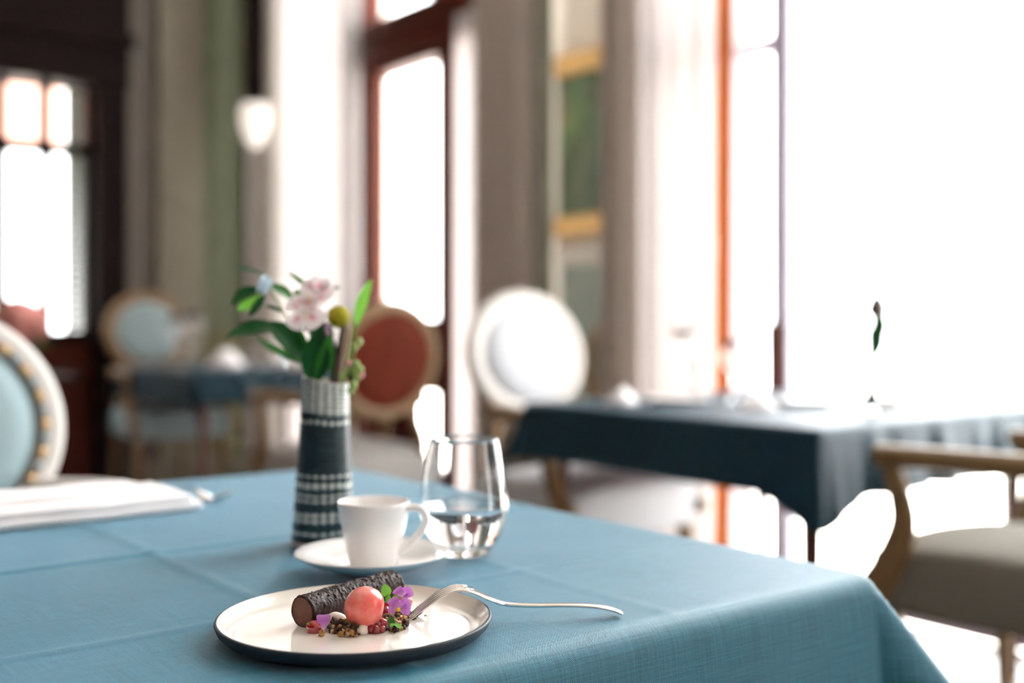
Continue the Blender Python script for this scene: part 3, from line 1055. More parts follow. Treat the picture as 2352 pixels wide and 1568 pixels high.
# ------------------------------------------------------------------ dessert plate and what lies on it
PC = at(815, 1405, 0.879); PC.z = TOP + 0.0015
R = 0.1055
pl = thing('dessert_plate', 'dark rimmed stoneware plate with cream glaze holding the chocolate roll', 'plate', PC)
lathe('plate_body', [(0.0001, 0.002), (0.078, 0.002), (0.080, 0.0), (0.086, 0.0005), (0.098, 0.0035), (0.1035, 0.0085), (R, 0.0135), (R - 0.0006, 0.0148), (R - 0.0022, 0.0148), (R - 0.004, 0.0125), (R - 0.0075, 0.0085), (R - 0.0125, 0.006), (R - 0.02, 0.005), (0.0001, 0.0048)], M['slate'], pl, 128)
vs, fs, _ = lathe_data([(R - 0.0022, 0.01495), (R - 0.0042, 0.0128), (R - 0.0075, 0.0092), (R - 0.0125, 0.0066), (R - 0.02, 0.0056), (0.05, 0.0054), (0.0002, 0.0054)], 128)
pydata('glazed_face', vs, fs, M['glaze'], pl)
PZ = PC.z + 0.0054             # surface the food lies on


def put(cx, cy, z):
    """point of the dessert detail: cx, cy in the 5.88x enlargement whose corner is pixel (620, 1290); z above the plate face"""
    return on(620 + cx / 5.88, 1290 + cy / 5.88, PZ + z)


# chocolate roll
def chocolate_roll():
    r = 0.0122
    e0 = on(693, 1440, PZ); e1 = on(905, 1375, PZ)
    e0.z = e1.z = PZ + r * 0.97
    ax = (e1 - e0)
    Ln = ax.length
    ax.normalize()
    sx = ax.cross(Vector((0, 0, 1))).normalized()
    sy = sx.cross(ax).normalized()
    t = thing('chocolate_roll', 'dark chocolate coated roll with craggy top lying across the plate', 'dessert', e0)
    nl, na = 230, 150
    vs, fs = [], []
    rnd = random.Random(3)
    for i in range(nl + 1):
        s = Ln * i / nl
        for j in range(na):
            a = 2 * PI * j / na
            d = sx * math.cos(a) + sy * math.sin(a)
            p = ax * s + d * r
            f = Vector((s * 70, math.cos(a) * 1.0, math.sin(a) * 1.0))
            n1 = noise.noise(Vector((s * 110, math.cos(a) * 1.6, math.sin(a) * 1.6)))
            n2 = noise.noise(Vector((s * 330, math.cos(a) * 4.5, math.sin(a) * 4.5 + 9)))
            n3 = noise.noise(Vector((s * 700, math.cos(a) * 9, math.sin(a) * 9 + 5)))
            rag = max(0.15, math.sin(a)) ** 0.5
            rough_zone = 0.45 + 0.55 * min(1, max(0, (s / Ln - 0.12) * 4))
            cell = noise.noise(Vector((s * 200, math.cos(a) * 2.4, math.sin(a) * 2.4 + 31)))
            ridge = (0.5 - abs(cell)) * 2
            hgt = 0.00035 * n1 + rag * rough_zone * (0.0009 * max(0, n2 + 0.1) + 0.0004 * n3 + 0.0017 * max(0.0, ridge - 0.5))
            edge = min(1, min(s, Ln - s) / 0.0018)
            hgt -= 0.0014 * (1 - math.sqrt(max(0, 1 - (1 - edge) ** 2)))
            if d.z < -0.6:
                hgt = min(hgt, 0)
            vs.append(p + d * hgt)
    for i in range(nl):
        for j in range(na):
            fs.append((i * na + j, i * na + (j + 1) % na, (i + 1) * na + (j + 1) % na, (i + 1) * na + j))
    fs.append(tuple(nl * na + j for j in range(na)))
    pydata('coating', vs, fs, M['choc'], t)
    # filling disc at the near end
    vs, fs = [], []
    rings = 10
    for k in range(rings):
        q = 1 - k / rings
        for j in range(na // 2):
            a = 4 * PI * j / na
            d = sx * math.cos(a) + sy * math.sin(a)
            vs.append(d * (r * 0.93 * q) - ax * (0.0004 * (1 - q) + 0.0002 * noise.noise(Vector((math.cos(a) * q * 4, math.sin(a) * q * 4, 2)))) + ax * 0.0006)
    na2 = na // 2
    for k in range(rings - 1):
        for j in range(na2):
            fs.append((k * na2 + j, k * na2 + (j + 1) % na2, (k + 1) * na2 + (j + 1) % na2, (k + 1) * na2 + j))
    fs.append(tuple((rings - 1) * na2 + j for j in range(na2)))
    pydata('mousse_filling', vs, fs, M['mousse'], t)
    # craggy flakes that stand proud of the coating
    for k in range(34):
        s = Ln * rnd.uniform(0.02, 0.99)
        a = rnd.uniform(0.25, 2.75)
        d = sx * math.cos(a) + sy * math.sin(a)
        bm = bmesh.new()
        bmesh.ops.create_icosphere(bm, subdivisions=1, radius=1.0)
        tx = d.cross(ax)
        l1, l2, l3 = rnd.uniform(0.0012, 0.003), rnd.uniform(0.0008, 0.0018), rnd.uniform(0.0005, 0.0010)
        rot = rnd.uniform(0, PI)
        b1 = ax * math.cos(rot) + tx * math.sin(rot)
        b2 = tx * math.cos(rot) - ax * math.sin(rot)
        c = ax * s + d * (r + 0.0003)
        for v in bm.verts:
            v.co = c + b1 * v.co.x * l1 * rnd.uniform(.7, 1.2) + b2 * v.co.y * l2 * rnd.uniform(.7, 1.2) + d * v.co.z * l3
        bmobj('flake', bm, M['choc'], t)
    return e0, e1


chocolate_roll()

# sorbet egg
sc_ = on(838, 1395, PZ + 0.0172)
bm = bmesh.new()
bmesh.ops.create_uvsphere(bm, u_segments=64, v_segments=40, radius=1.0)
ax_ = Vector((0.50, -0.20, -0.84)).normalized()
for v in bm.verts:
    t_ = v.co.dot(ax_)
    k = 1.0 + 0.08 * max(0, t_) ** 2
    side_ = v.co - ax_ * t_
    q = ax_ * t_ * 0.0158 * k + side_ * 0.0158 * (1 - 0.36 * max(0, t_) ** 1.4)
    q += v.co * (0.00025 * noise.noise(v.co * 3) + 0.0001 * noise.noise(v.co * 14))
    v.co = q
so = bmobj('sorbet_egg', bm, M['sorbet'], None, True)
so.location = sc_
tag(so, 'coral pink egg of sorbet leaning on the chocolate roll', 'sorbet')


def blob(name, p, rx, ry, rz, mat, label, cat, seed=0, rot=0.0, jag=0.15, group=None, sub=3, flat=True):
    bm = bmesh.new()
    bmesh.ops.create_icosphere(bm, subdivisions=sub, radius=1.0)
    o3 = Vector((seed * 3.1, seed * 1.7, seed))
    for v in bm.verts:
        n_ = v.co.copy()
        k = 1 + jag * noise.noise(n_ * 1.6 + o3) + jag * 0.5 * noise.noise(n_ * 4 + o3)
        v.co = Vector((n_.x * rx * k, n_.y * ry * k, n_.z * rz * k))
        if flat and v.co.z < -rz * 0.5:
            v.co.z = -rz * 0.5
    o = bmobj(name, bm, mat, None, True)
    o.location = p + Vector((0, 0, rz * 0.5))
    o.rotation_euler = (0, 0, rot)
    if label:
        tag(o, label, cat, group)
    return o


# gels, jam and cream dots
blob('gel_drop', put(600, 950, 0), 0.0064, 0.0055, 0.0062, M['gel'], 'glossy dark red gel drop near the cut end of the roll', 'gel', 1, 0, 0.06)
for k, (cx, cy, r_, l_) in enumerate(((1360, 940, 0.0042, 'jam spoonful'), (1440, 960, 0.0042, ''), (1420, 900, 0.0036, ''), (1500, 890, 0.0036, ''))):
    pass
jam = thing('berry_jam', 'seedy dark red berry jam at the foot of the sorbet', 'jam', put(1430, 960, 0))
for k, (dx, dy, dz, r_) in enumerate(((-0.0035, 0.0, 0.003, 0.0038), (0.0, -0.001, 0.0028, 0.0036), (0.004, 0.0012, 0.0028, 0.0034), (0.001, 0.003, 0.0055, 0.0036), (0.0045, 0.004, 0.0065, 0.0036), (-0.005, 0.004, 0.003, 0.0034))):
    bm = bmesh.new()
    bmesh.ops.create_icosphere(bm, subdivisions=3, radius=r_)
    for v in bm.verts:
        v.co = v.co * (1 + 0.12 * noise.noise(v.co * 500 + Vector((k, 0, 0)))) + Vector((dx, dy, dz))
        v.co.z = max(v.co.z, 0.0002)
    bmobj('jam_berry', bm, M['gel'], jam, True)
blob('gel_drop', put(1560, 640, 0.001), 0.0048, 0.0044, 0.0062, M['gel'], 'tall red gel drop right behind the sorbet egg', 'gel', 4, 0, 0.12)
blob('gel_drop', put(1575, 730, 0), 0.0042, 0.0042, 0.0050, M['gel'], 'small red gel drop tucked beside the right flank of the sorbet', 'gel', 5, 0, 0.12)
blob('gel_drop', put(1740, 530, 0), 0.0045, 0.0040, 0.0046, M['berry_pink'], 'pinkish gel lump under the upper violet flower', 'gel', 6, 0, 0.2)
blob('gel_drop', put(1850, 560, 0), 0.0042, 0.0040, 0.0040, M['berry_pink'], 'pinkish gel lump behind the lower violet flower', 'gel', 8, 0, 0.2)
blob('cream_dot', put(890, 850, 0), 0.0085, 0.0055, 0.0066, M['cream'], 'ivory cream dot between the roll and the crumble', 'cream', 2, 0.2, 0.05)
blob('cream_dot', put(1255, 965, 0), 0.0056, 0.0048, 0.0046, M['cream'], 'ivory cream dot in front of the sorbet beside the jam', 'cream', 3, 0.9, 0.05)
blob('cream_dot', put(1670, 710, 0), 0.0058, 0.0045, 0.0048, M['cream'], 'ivory cream dot below the lower violet flower', 'cream', 7, 0.1, 0.05)


# crumble
def crumb_mesh(bm, c, r, rnd, mi):
    g = bmesh.ops.create_icosphere(bm, subdivisions=3 if r > 0.0022 else 2, radius=1.0)
    o3 = Vector((rnd.random() * 50, rnd.random() * 50, rnd.random() * 50))
    sx, sy, sz = (rnd.uniform(0.7, 1.25) for _ in range(3))
    for v in g['verts']:
        k = 0.95 + 0.45 * noise.noise(v.co * 1.7 + o3) + 0.4 * noise.noise(v.co * 3.9 + o3) + 0.25 * noise.noise(v.co * 8 + o3)
        v.co = c + Vector((v.co.x * sx, v.co.y * sy, v.co.z * sz)) * (r * k)
        v.co.z = max(v.co.z, PZ + 0.0001)
    for f in set(f for v in g['verts'] for f in v.link_faces):
        f.material_index = mi


rnd = random.Random(11)
bm = bmesh.new()
zones = [((790, 900), (110, 60), 26), ((940, 900), (130, 80), 60), ((1100, 930), (150, 60), 70), ((1000, 800), (130, 50), 30), ((1220, 900), (150, 60), 50), ((1600, 800), (160, 70), 60),
         ((1700, 870), (120, 70), 45), ((1800, 720), (110, 50), 45), ((1520, 880), (80, 70), 30), ((1060, 980), (120, 30), 26)]
for (c0, sp_, k) in zones:
    for _ in range(k):
        a, q = rnd.uniform(0, 2 * PI), math.sqrt(rnd.random())
        p = put(c0[0] + sp_[0] * q * math.cos(a), c0[1] + 18 + sp_[1] * q * math.sin(a), 0)
        r_ = rnd.uniform(0.0007, 0.0021)
        p.z = PZ + r_ * rnd.uniform(0.4, 1.0) + (1 - q) * 0.0035
        crumb_mesh(bm, p, r_, rnd, rnd.choices((0, 1, 2), (0.6, 0.28, 0.12))[0])
cm = bmobj('chocolate_crumble', bm, [M['crumb'], M['caramel'], M['biscuit']])
tag(cm, 'loose brown and caramel crumble scattered around the sorbet egg', 'crumble', kind='stuff')
big = [(860, 880, 0.0040, 0), (960, 900, 0.0042, 0), (1060, 860, 0.0040, 1), (1020, 950, 0.0036, 0), (1150, 950, 0.0040, 0), (1190, 930, 0.0044, 0), (1080, 990, 0.0032, 1), (950, 990, 0.0026, 1),
       (1560, 800, 0.0036, 0), (1700, 930, 0.0038, 0), (1750, 720, 0.0036, 0), (1800, 800, 0.0036, 1), (1820, 850, 0.0030, 0), (1850, 730, 0.0032, 0), (700, 985, 0.0026, 1), (1060, 800, 0.0034, 1), (1560, 880, 0.0030, 0)]
for (cx, cy, r_, mi) in big:
    bm = bmesh.new()
    p = put(cx, cy + 20, 0)
    p.z = PZ + r_ * 0.8
    crumb_mesh(bm, p, r_, rnd, 0)
    o = bmobj('crumble_lump', bm, M['caramel'] if mi else M['crumb'])
    tag(o, 'coarse caramel coloured lump of the crumble by the sorbet' if mi else 'coarse cocoa brown lump of the crumble by the sorbet', 'crumble', 'caramel crumble lumps' if mi else 'cocoa crumble lumps')
# splinter of chocolate near the tines and two crumbs
for (cx, cy, l_, lab) in ((1980, 735, 0.0095, 'dark chocolate splinter lying right of the fork tines'), (1942, 782, 0.0035, 'tiny brown crumb below the chocolate splinter'), (2095, 728, 0.0016, 'tiny brown speck alone on the glaze right of the splinter')):
    bm = bmesh.new()
    bmesh.ops.create_icosphere(bm, subdivisions=2, radius=1.0)
    for v in bm.verts:
        k = 1 + 0.3 * noise.noise(v.co * 2.1 + Vector((cx, 0, 0)))
        v.co = Vector((v.co.x * l_ * 0.75 * k, v.co.y * l_ * 0.3 * k, v.co.z * l_ * 0.28 * k))
    o = bmobj('chocolate_crumb', bm, M['crumb'])
    p = put(cx, cy, 0)
    p.z = PZ + l_ * 0.26
    o.location = p
    o.rotation_euler = (0, 0 if l_ < 0.005 else -0.35, 0.5)
    tag(o, lab, 'crumb')


# ------------------------------------------------------------------ leaves and petals
def leaf_mesh(name, base, tip, width, face, mat, parent=None, fold=0.25, curl=0.12, shape=1.0, tipw=0.0, n=18, m=8, wave=0.0):
    """blade from base to tip; face = direction the upper side looks to"""
    base, tip, face = Vector(base), Vector(tip), Vector(face)
    ax = tip - base
    L = ax.length
    ax.normalize()
    nrm = (face - ax * face.dot(ax)).normalized()
    sd = ax.cross(nrm).normalized()
    vs, fs, uv = [], [], []
    for i in range(n + 1):
        s = i / n
        w = width / 2 * (math.sin(PI * min(1, s ** shape)) ** 0.75 if tipw == 0 else math.sin(PI * min(0.5 + 0.0, s * 0.62) / 1.0) ** 0.9 * (1 if s < 0.86 else math.sqrt(max(0, 1 - ((s - 0.86) / 0.14) ** 2)) * (1 - tipw) + tipw))
        w = max(w, width * 0.008)
        for j in range(m + 1):
            q = j / m * 2 - 1
            p = base + ax * (L * s) + sd * (w * q) + nrm * (fold * w * abs(q) + curl * L * (4 * s * (1 - s)) * 0.5 - 0.0 + wave * width * math.sin(s * 9 + q * 2) * q)
            vs.append(p)
            uv.append((j / m, s))
    for i in range(n):
        for j in range(m):
            a = i * (m + 1) + j
            fs.append((a, a + 1, a + m + 2, a + m + 1))
    return pydata(name, vs, fs, mat, parent, True, uv, fix=False)


def small_leaf(label, c0, c1, w, face, mat, z0=0.001, z1=0.004, cat='leaf', **kw):
    b = put(*c0, 0); t_ = put(*c1, 0)
    return b, t_


def det(cx, cy, d):
    """point of the dessert detail at depth d"""
    return at(620 + cx / 5.88, 1290 + cy / 5.88, d)


def garnish(name, label, cat, blades):
    t = thing(name, label, cat, blades[0][0])
    for (b, tip, w, face, mat, kw) in blades:
        o = leaf_mesh('petal' if cat != 'leaf' else 'blade', b - blades[0][0], tip - blades[0][0], w, face, mat, t, **kw)
    return t


TOC = Vector((0.1, -1, 0.45))
k_ = dict(fold=0.15, curl=0.15)
pd = 0.5
garnish('herb_leaf', 'bright green micro leaf standing behind the sorbet against the roll', 'leaf', [(det(1590, 480, 0.884), det(1540, 298, 0.882), 0.0082, Vector((0.2, -1, 0.3)), M['leaf_light'], k_), ])
garnish('herb_leaf', 'pale green micro leaf peeping out right behind the sorbet', 'leaf', [(det(1600, 560, 0.880), det(1440, 455, 0.882), 0.0060, Vector((0.0, -0.5, 1)), M['leaf_mid'], k_), (det(1600, 560, 0.880), det(1590, 430, 0.884), 0.0045, Vector((0.2, -1, 0.5)), M['leaf_light'], k_)])
garnish('herb_leaf', 'small light green leaf beside the red gel drop', 'leaf', [(det(620, 860, 0.862), det(490, 835, 0.860), 0.0034, Vector((0, -0.7, 1)), M['leaf_light'], k_)])
garnish('herb_leaf', 'pair of green leaves on the crumble near the fork tines', 'leaf', [(det(1690, 830, 0.858), det(1600, 755, 0.866), 0.0050, Vector((-0.5, -0.7, .6)), M['leaf_mid'], k_), (det(1680, 830, 0.856), det(1765, 905, 0.850), 0.0052, Vector((0.5, -0.6, .8)), M['leaf_light'], k_), (det(1680, 835, 0.856), det(1620, 880, 0.852), 0.0030, Vector((0.0, -0.6, .8)), M['leaf_light'], k_)])
garnish('herb_leaf', 'tiny green leaf between the two violet flowers', 'leaf', [(det(1650, 470, 0.884), det(1740, 485, 0.882), 0.0042, Vector((0, -0.8, .7)), M['leaf_light'], k_)])
k2 = dict(fold=0.1, curl=0.10, tipw=0.35, wave=0.05)
garnish('violet_petal', 'single violet petal standing upright behind the red gel drop', 'petal', [(det(725, 930, 0.860), det(722, 712, 0.866), 0.0105, Vector((0.15, -1, 0.2)), M['violet'], dict(fold=0.3, curl=0.05, tipw=0.7))])
f1 = det(1790, 470, 0.886)
garnish('violet_flower', 'violet edible flower at the far end, higher of the two', 'flower', [
    (f1, det(1700, 360, 0.888), 0.0085, TOC, M['violet'], k2), (f1, det(1920, 380, 0.882), 0.0085, TOC, M['violet'], k2), (f1, det(1860, 480, 0.880), 0.0060, TOC, M['violet'], k2), (f1, det(1800, 345, 0.892), 0.0070, TOC, M['violet'], k2)])
f2 = det(1735, 650, 0.868)
fl = garnish('violet_flower', 'violet edible flower with yellow centre beside the fork tines', 'flower', [
    (f2, det(1605, 610, 0.866), 0.0085, TOC, M['violet'], k2), (f2, det(1640, 490, 0.872), 0.0090, TOC, M['violet'], k2), (f2, det(1770, 520, 0.874), 0.0085, TOC, M['violet'], k2),
    (f2, det(1880, 520, 0.870), 0.0085, TOC, M['violet'], k2), (f2, det(1900, 640, 0.864), 0.0085, TOC, M['violet'], k2)])
bm = bmesh.new()
bmesh.ops.create_icosphere(bm, subdivisions=2, radius=0.0016)
bmobj('flower_centre', bm, plain('yellow_pollen', (0.75, 0.45, 0.02), 0.7), fl, True).location = (0, -0.003, 0.001)


# ------------------------------------------------------------------ forks
def fork(label, origin, rz, prof, flip=1, group=None, wmax=0.0125):
    """local x runs from the tine tips to the handle end; prof = [(x, z)]"""
    t = thing('dessert_fork', label, 'fork', origin, rz)
    P = spline([(x, 0, z) for (x, z) in prof], 10)
    L = prof[-1][0]
    xt = 0.048                                   # tines end here
    tines = [p for p in P if p.x <= xt]
    rest = [p for p in P if p.x >= xt - 0.004]
    # four tines that spread from the head
    for k in range(4):
        off = (k - 1.5) * 0.0056
        pts, rad = [], []
        for p in tines:
            q = p.x / xt
            pts.append((p.x, off * (0.90 + 0.10 * q), p.z))
            rad.append((0.0007 + 0.0013 * min(1, q * 2.2), 0.0006 + 0.0006 * min(1, q * 2)))
        vs, fs = tube_data(pts, rad, 8, side=(0, 1, 0))
        pydata('tine', vs, fs, M['steel'], t)

    def width(x):
        ks = [(0.042, 0.0100), (0.050, 0.0112), (0.060, 0.0108), (0.070, 0.0070), (0.078, 0.0042), (0.088, 0.0030), (0.110, 0.0029), (0.140, 0.0042), (0.165, 0.0068), (0.178, 0.0078), (L - 0.004, 0.0070), (L - 0.001, 0.0045), (L, 0.0015)]
        for (a, b) in zip(ks, ks[1:]):
            if a[0] <= x <= b[0]:
                f = (x - a[0]) / max(1e-6, b[0] - a[0])
                f = f * f * (3 - 2 * f)
                return a[1] + (b[1] - a[1]) * f
        return ks[0][1] if x < ks[0][0] else 0.0015

    head = [p for p in rest if p.x <= 0.080]
    hnd = [p for p in rest if p.x >= head[-3].x - 1e-6]
    vs, fs = tube_data(head, [(width(p.x), 0.0012 + 0.0006 * max(0, min(1, (p.x - 0.05) / 0.03))) for p in head], 12, side=(0, 1, 0))
    pydata('head', vs, fs, M['steel'], t)
    vs, fs = tube_data(hnd, [(width(p.x), 0.0018 - 0.0003 * max(0, min(1, (p.x - 0.10) / 0.05))) for p in hnd], 12, side=(0, 1, 0))
    pydata('handle', vs, fs, M['steel'], t)
    return t


tipp = on(938, 1419, PZ + 0.001)
endp = on(1425, 1407, TOP + 0.004)
dv = endp - tipp
fl_ = math.hypot(dv.x, dv.y)
# heights above the table along the fork, read at columns of the photograph
cols = [(938, 1419, 0.0), (975, 1390, .2), (1015, 1362, .3), (1050, 1350, .4), (1080, 1354, .4), (1110, 1367, .4), (1140, 1380, .5), (1160, 1386, .5), (1190, 1389, .6), (1240, 1390, .7), (1300, 1389, .8), (1360, 1391, .9), (1400, 1397, .95), (1425, 1406, 1.0)]
prof = []
for (px, py, _) in cols:
    # depth where the vertical plane of the fork meets that column
    k = (px - 1176) / FPX
    # tipp.x + s*dv.x = k*(tipp.y + s*dv.y)
    s = (k * tipp.y - tipp.x) / (dv.x - k * dv.y)
    d = tipp.y + s * dv.y
    prof.append((s * fl_, CAMZ - (py - HZ) / FPX * d))
fork('silver dessert fork resting on the rim of the dessert plate', (tipp.x, tipp.y, 0), math.atan2(dv.y, dv.x), prof)
b2 = on(478, 1146, TOP + 0.003)
fd = Vector((-0.72, 0.69, 0)).normalized()
tp2 = b2 - fd * 0.055
fork('silver fork lying behind the folded napkin, tines up', (tp2.x, tp2.y, TOP), math.atan2(fd.y, fd.x),
     [(0.0, 0.021), (0.02, 0.011), (0.04, 0.004), (0.055, 0.003), (0.07, 0.008), (0.09, 0.013), (0.13, 0.010), (0.17, 0.005), (0.19, 0.004)])

# ------------------------------------------------------------------ cup, saucer, glass
CS = at(855, 1272, 1.088); CS.z = TOP + 0.0015
sa = lathe('saucer', [(0.0001, 0.003), (0.022, 0.003), (0.0235, 0.0), (0.026, 0.0), (0.027, 0.0035), (0.045, 0.0075), (0.062, 0.0145), (0.0727, 0.0205), (0.0732, 0.0215), (0.0725, 0.0221), (0.062, 0.0168), (0.045, 0.0102), (0.028, 0.0072), (0.0245, 0.0068), (0.0235, 0.0060), (0.0001, 0.0060)], M['porcelain'], None, 128)
sa.location = CS
tag(sa, 'white porcelain saucer under the coffee cup', 'saucer')
cz0 = 0.0062
cup = thing('coffee_cup', 'white porcelain coffee cup on its saucer', 'cup', at(858, 1272, 1.088).xy.to_3d() + Vector((0, 0, CS.z + cz0)))
lathe('cup_body', [(0.0001, 0.002), (0.0195, 0.002), (0.0205, 0.0), (0.022, 0.0), (0.0228, 0.003), (0.0245, 0.010), (0.0275, 0.024), (0.0308, 0.042), (0.0335, 0.058), (0.0343, 0.0625), (0.0338, 0.0632), (0.0330, 0.0625), (0.0322, 0.058), (0.0294, 0.042), (0.026, 0.024), (0.0228, 0.010), (0.019, 0.0055), (0.0001, 0.005)], M['porcelain'], cup, 96)
hp = spline([(0.0325, 0, 0.0565), (0.040, 0, 0.0580), (0.0485, 0, 0.0545), (0.0510, 0, 0.0455), (0.0465, 0, 0.0360), (0.0385, 0, 0.0265), (0.0310, 0, 0.0190), (0.0255, 0, 0.0150)], 7)
tube('handle', hp, [(0.0048, 0.0036)] * len(hp), M['porcelain'], cup, 12, side=(0, 1, 0))
cup.rotation_euler = (0, 0, -0.12)

GP = on(1066, 1284, TOP + 0.001); GP = at(1066, 1284, GP.y + 0.026); GP.z = TOP + 0.0016
outer = [(0.0001, 0.0), (0.022, 0.0), (0.026, 0.0012), (0.0285, 0.005), (0.0355, 0.016), (0.0415, 0.028), (0.0447, 0.041), (0.0455, 0.050), (0.0445, 0.064), (0.0420, 0.082), (0.0385, 0.102), (0.0355, 0.118)]
inner = [(0.0350, 0.1186), (0.0345, 0.118), (0.0374, 0.102), (0.0409, 0.082), (0.0433, 0.064), (0.0442, 0.050), (0.0434, 0.041), (0.0400, 0.028), (0.0335, 0.0175), (0.025, 0.0115), (0.012, 0.0092), (0.0001, 0.0088)]
def smooth_prof(p, k=5):
    return [(q.x, q.y) for q in [Vector((max(0.0001, a.x), a.y)) for a in spline([(r, z, 0) for r, z in p], k)]]
gl = lathe('water_glass', smooth_prof(outer) + smooth_prof(inner), M['tumbler'], None, 96)
gl.location = GP
tag(gl, 'stemless clear tumbler half full of water beside the cup', 'glass')
WLV = 0.050
ip = [(r, z) for (r, z) in smooth_prof(inner) if z <= WLV]
r_top = 0.0441
wprof = [(0.0001, WLV), (r_top - 0.004, WLV), (r_top - 0.0006, WLV + 0.0004), (r_top + 0.0003, WLV + 0.0010)] + [(r + 0.0003 if r > 0.001 else r, z - 0.0003) for (r, z) in ip]
wt = lathe('water', wprof, M['water'], None, 96)
wt.location = GP
tag(wt, 'still clear water inside the stemless tumbler', 'water')

# ------------------------------------------------------------------ vase with flowers
VP = at(743, 1252, 1.232); VP.z = TOP + 0.0015
VD = VP.y


def vase_profile():
    o_ = []
    hh_ = 0.176
    for j in range(41):
        s = j / 40
        o_.append((0.0345 - 0.0098 * s - 0.0008 * math.sin(PI * s), hh_ * s))
    return o_


prof_o = vase_profile()
n_ = 72
vs, fs, uv = lathe_data(prof_o, n_, uv=True)
top_sl = lambda x, s: -0.0045 * s * (x / 0.025)
vs = [(x + 0.002 * (z / 0.176), y, z + top_sl(x, (z / 0.176) ** 4)) for (x, y, z) in vs]
vr = thing('bud_vase', 'tapered ceramic vase brushed with a white plaid on dark green', 'vase', VP)
pydata('vase_body', vs, fs, M['vase'], vr, True, uv, fix=False)
lip = [(0.0247, 0.176), (0.0242, 0.1772), (0.0228, 0.1772), (0.0220, 0.175), (0.0225, 0.14), (0.028, 0.01), (0.0001, 0.008)]
vs, fs, _ = lathe_data(lip, n_)
vs = [(x + 0.002 * (z / 0.176), y, z + top_sl(x, max(0, z / 0.176) ** 4)) for (x, y, z) in vs]
pydata('vase_lip', vs, fs, plain('pale_clay', (0.52, 0.52, 0.48), 0.5), vr, True)
vs, fs, _ = lathe_data([(0.0001, 0.0005), (0.0335, 0.0), (0.0352, 0.001), (0.0350, 0.005), (0.0343, 0.006)], n_)
pydata('vase_foot', vs, fs, plain('pale_clay_foot', (0.55, 0.52, 0.50), 0.5), vr, True)


def fp(cx, cy, dy=0.0):
    """point of the bouquet: cx, cy in the 4.612x enlargement whose corner is pixel (480, 580); dy metres behind the vase axis"""
    return at(480 + cx / 4.612, 580 + cy / 4.612, VD + dy)


UPF = Vector((0.15, -0.75, 0.65))
neck = VP + Vector((0.002, 0, 0.150))


def sprig(name, label, cat, stem_pts, stem_r, stem_mat, nk=6):
    t = thing(name, label, cat, (0, 0, 0))
    t.location = stem_pts[0]
    o0 = Vector(stem_pts[0])
    P = spline([Vector(p) - o0 for p in stem_pts], nk)
    tube('stem', P, [stem_r * (1 - 0.4 * i / (len(P) - 1)) for i in range(len(P))], stem_mat, t, 8)
    return t, o0


def lf(t, o0, b, tip, wpx, face, mat, name='leaf', **kw):
    w = wpx / 4.612 / FPX * VD
    return leaf_mesh(name, b - o0, tip - o0, w, face, mat, t, **kw)


# leafy branch reaching left
t, o0 = sprig('leafy_branch', 'glossy dark green leafy branch leaning left out of the plaid vase', 'branch',
              [neck + Vector((-0.006, 0.004, -0.10)), neck + Vector((-0.008, 0.004, 0)), fp(1000, 1000), fp(800, 640), fp(640, 380), fp(560, 230)], 0.0016, M['stem_green'])
lf(t, o0, fp(600, 235), fp(240, 175, -.01), 150, Vector((0.1, -0.25, 1)), M['leaf_dark'], fold=0.3, curl=0.06)
lf(t, o0, fp(610, 400), fp(230, 560, -.01), 215, Vector((-0.35, -0.7, 0.6)), M['leaf_dark'], fold=0.25, curl=0.25)
lf(t, o0, fp(540, 440), fp(300, 610, .0), 130, Vector((0.3, -0.8, -0.3)), M['leaf_light'], fold=0.2, curl=0.1)
lf(t, o0, fp(600, 430), fp(420, 680, -.01), 95, Vector((0.6, -0.7, 0.2)), M['leaf_dark'], fold=0.3, curl=-0.05)
lf(t, o0, fp(600, 230), fp(500, 420, -.015), 80, Vector((0.9, -0.3, 0.6)), M['leaf_glint'], fold=0.2, curl=0.1)
lf(t, o0, fp(660, 250), fp(560, 450, -.012), 90, Vector((0.9, -0.3, 0.8)), M['leaf_glint'], fold=0.2, curl=0.1)
lf(t, o0, fp(640, 340), fp(910, 520, .01), 165, Vector((-0.1, -0.6, 0.8)), M['leaf_mid'], fold=0.25, curl=0.12)
lf(t, o0, fp(800, 640), fp(590, 560, .0), 60, UPF, M['leaf_dark'], fold=0.3, curl=0.1)
# broad leaves low on the left
t, o0 = sprig('leafy_branch', 'broad leaved stem drooping low left over the vase rim', 'branch',
              [neck + Vector((0.0, -0.006, -0.10)), neck + Vector((-0.003, -0.008, 0)), fp(1080, 1250, -.01), fp(1000, 1080, -.012)], 0.0018, M['stem_green'])
lf(t, o0, fp(820, 830, -.01), fp(170, 905, -.02), 285, Vector((-0.1, -0.55, 0.8)), M['leaf_dark'], fold=0.2, curl=0.22)
lf(t, o0, fp(1060, 1150, -.012), fp(620, 730, -.02), 300, Vector((0.25, -0.7, 0.6)), M['leaf_dark'], fold=0.2, curl=0.15)
lf(t, o0, fp(1040, 1190, .0), fp(480, 890, .015), 120, Vector((0.1, -0.6, 0.9)), M['leaf_mid'], fold=0.25, curl=-0.08)
lf(t, o0, fp(830, 1240, .0), fp(740, 1080, -.01), 50, Vector((0.6, -0.6, 0.6)), M['leaf_glint'], fold=0.2, curl=0.1)
lf(t, o0, fp(1060, 1220, .0), fp(780, 1060, .01), 60, Vector((0.1, -0.6, 0.9)), M['leaf_mid'], fold=0.25, curl=0.1)
lf(t, o0, fp(1110, 1400, -.014), fp(1140, 830, -.03), 300, Vector((0.25, -0.95, 0.15)), M['leaf_dark'], fold=0.22, curl=0.05)
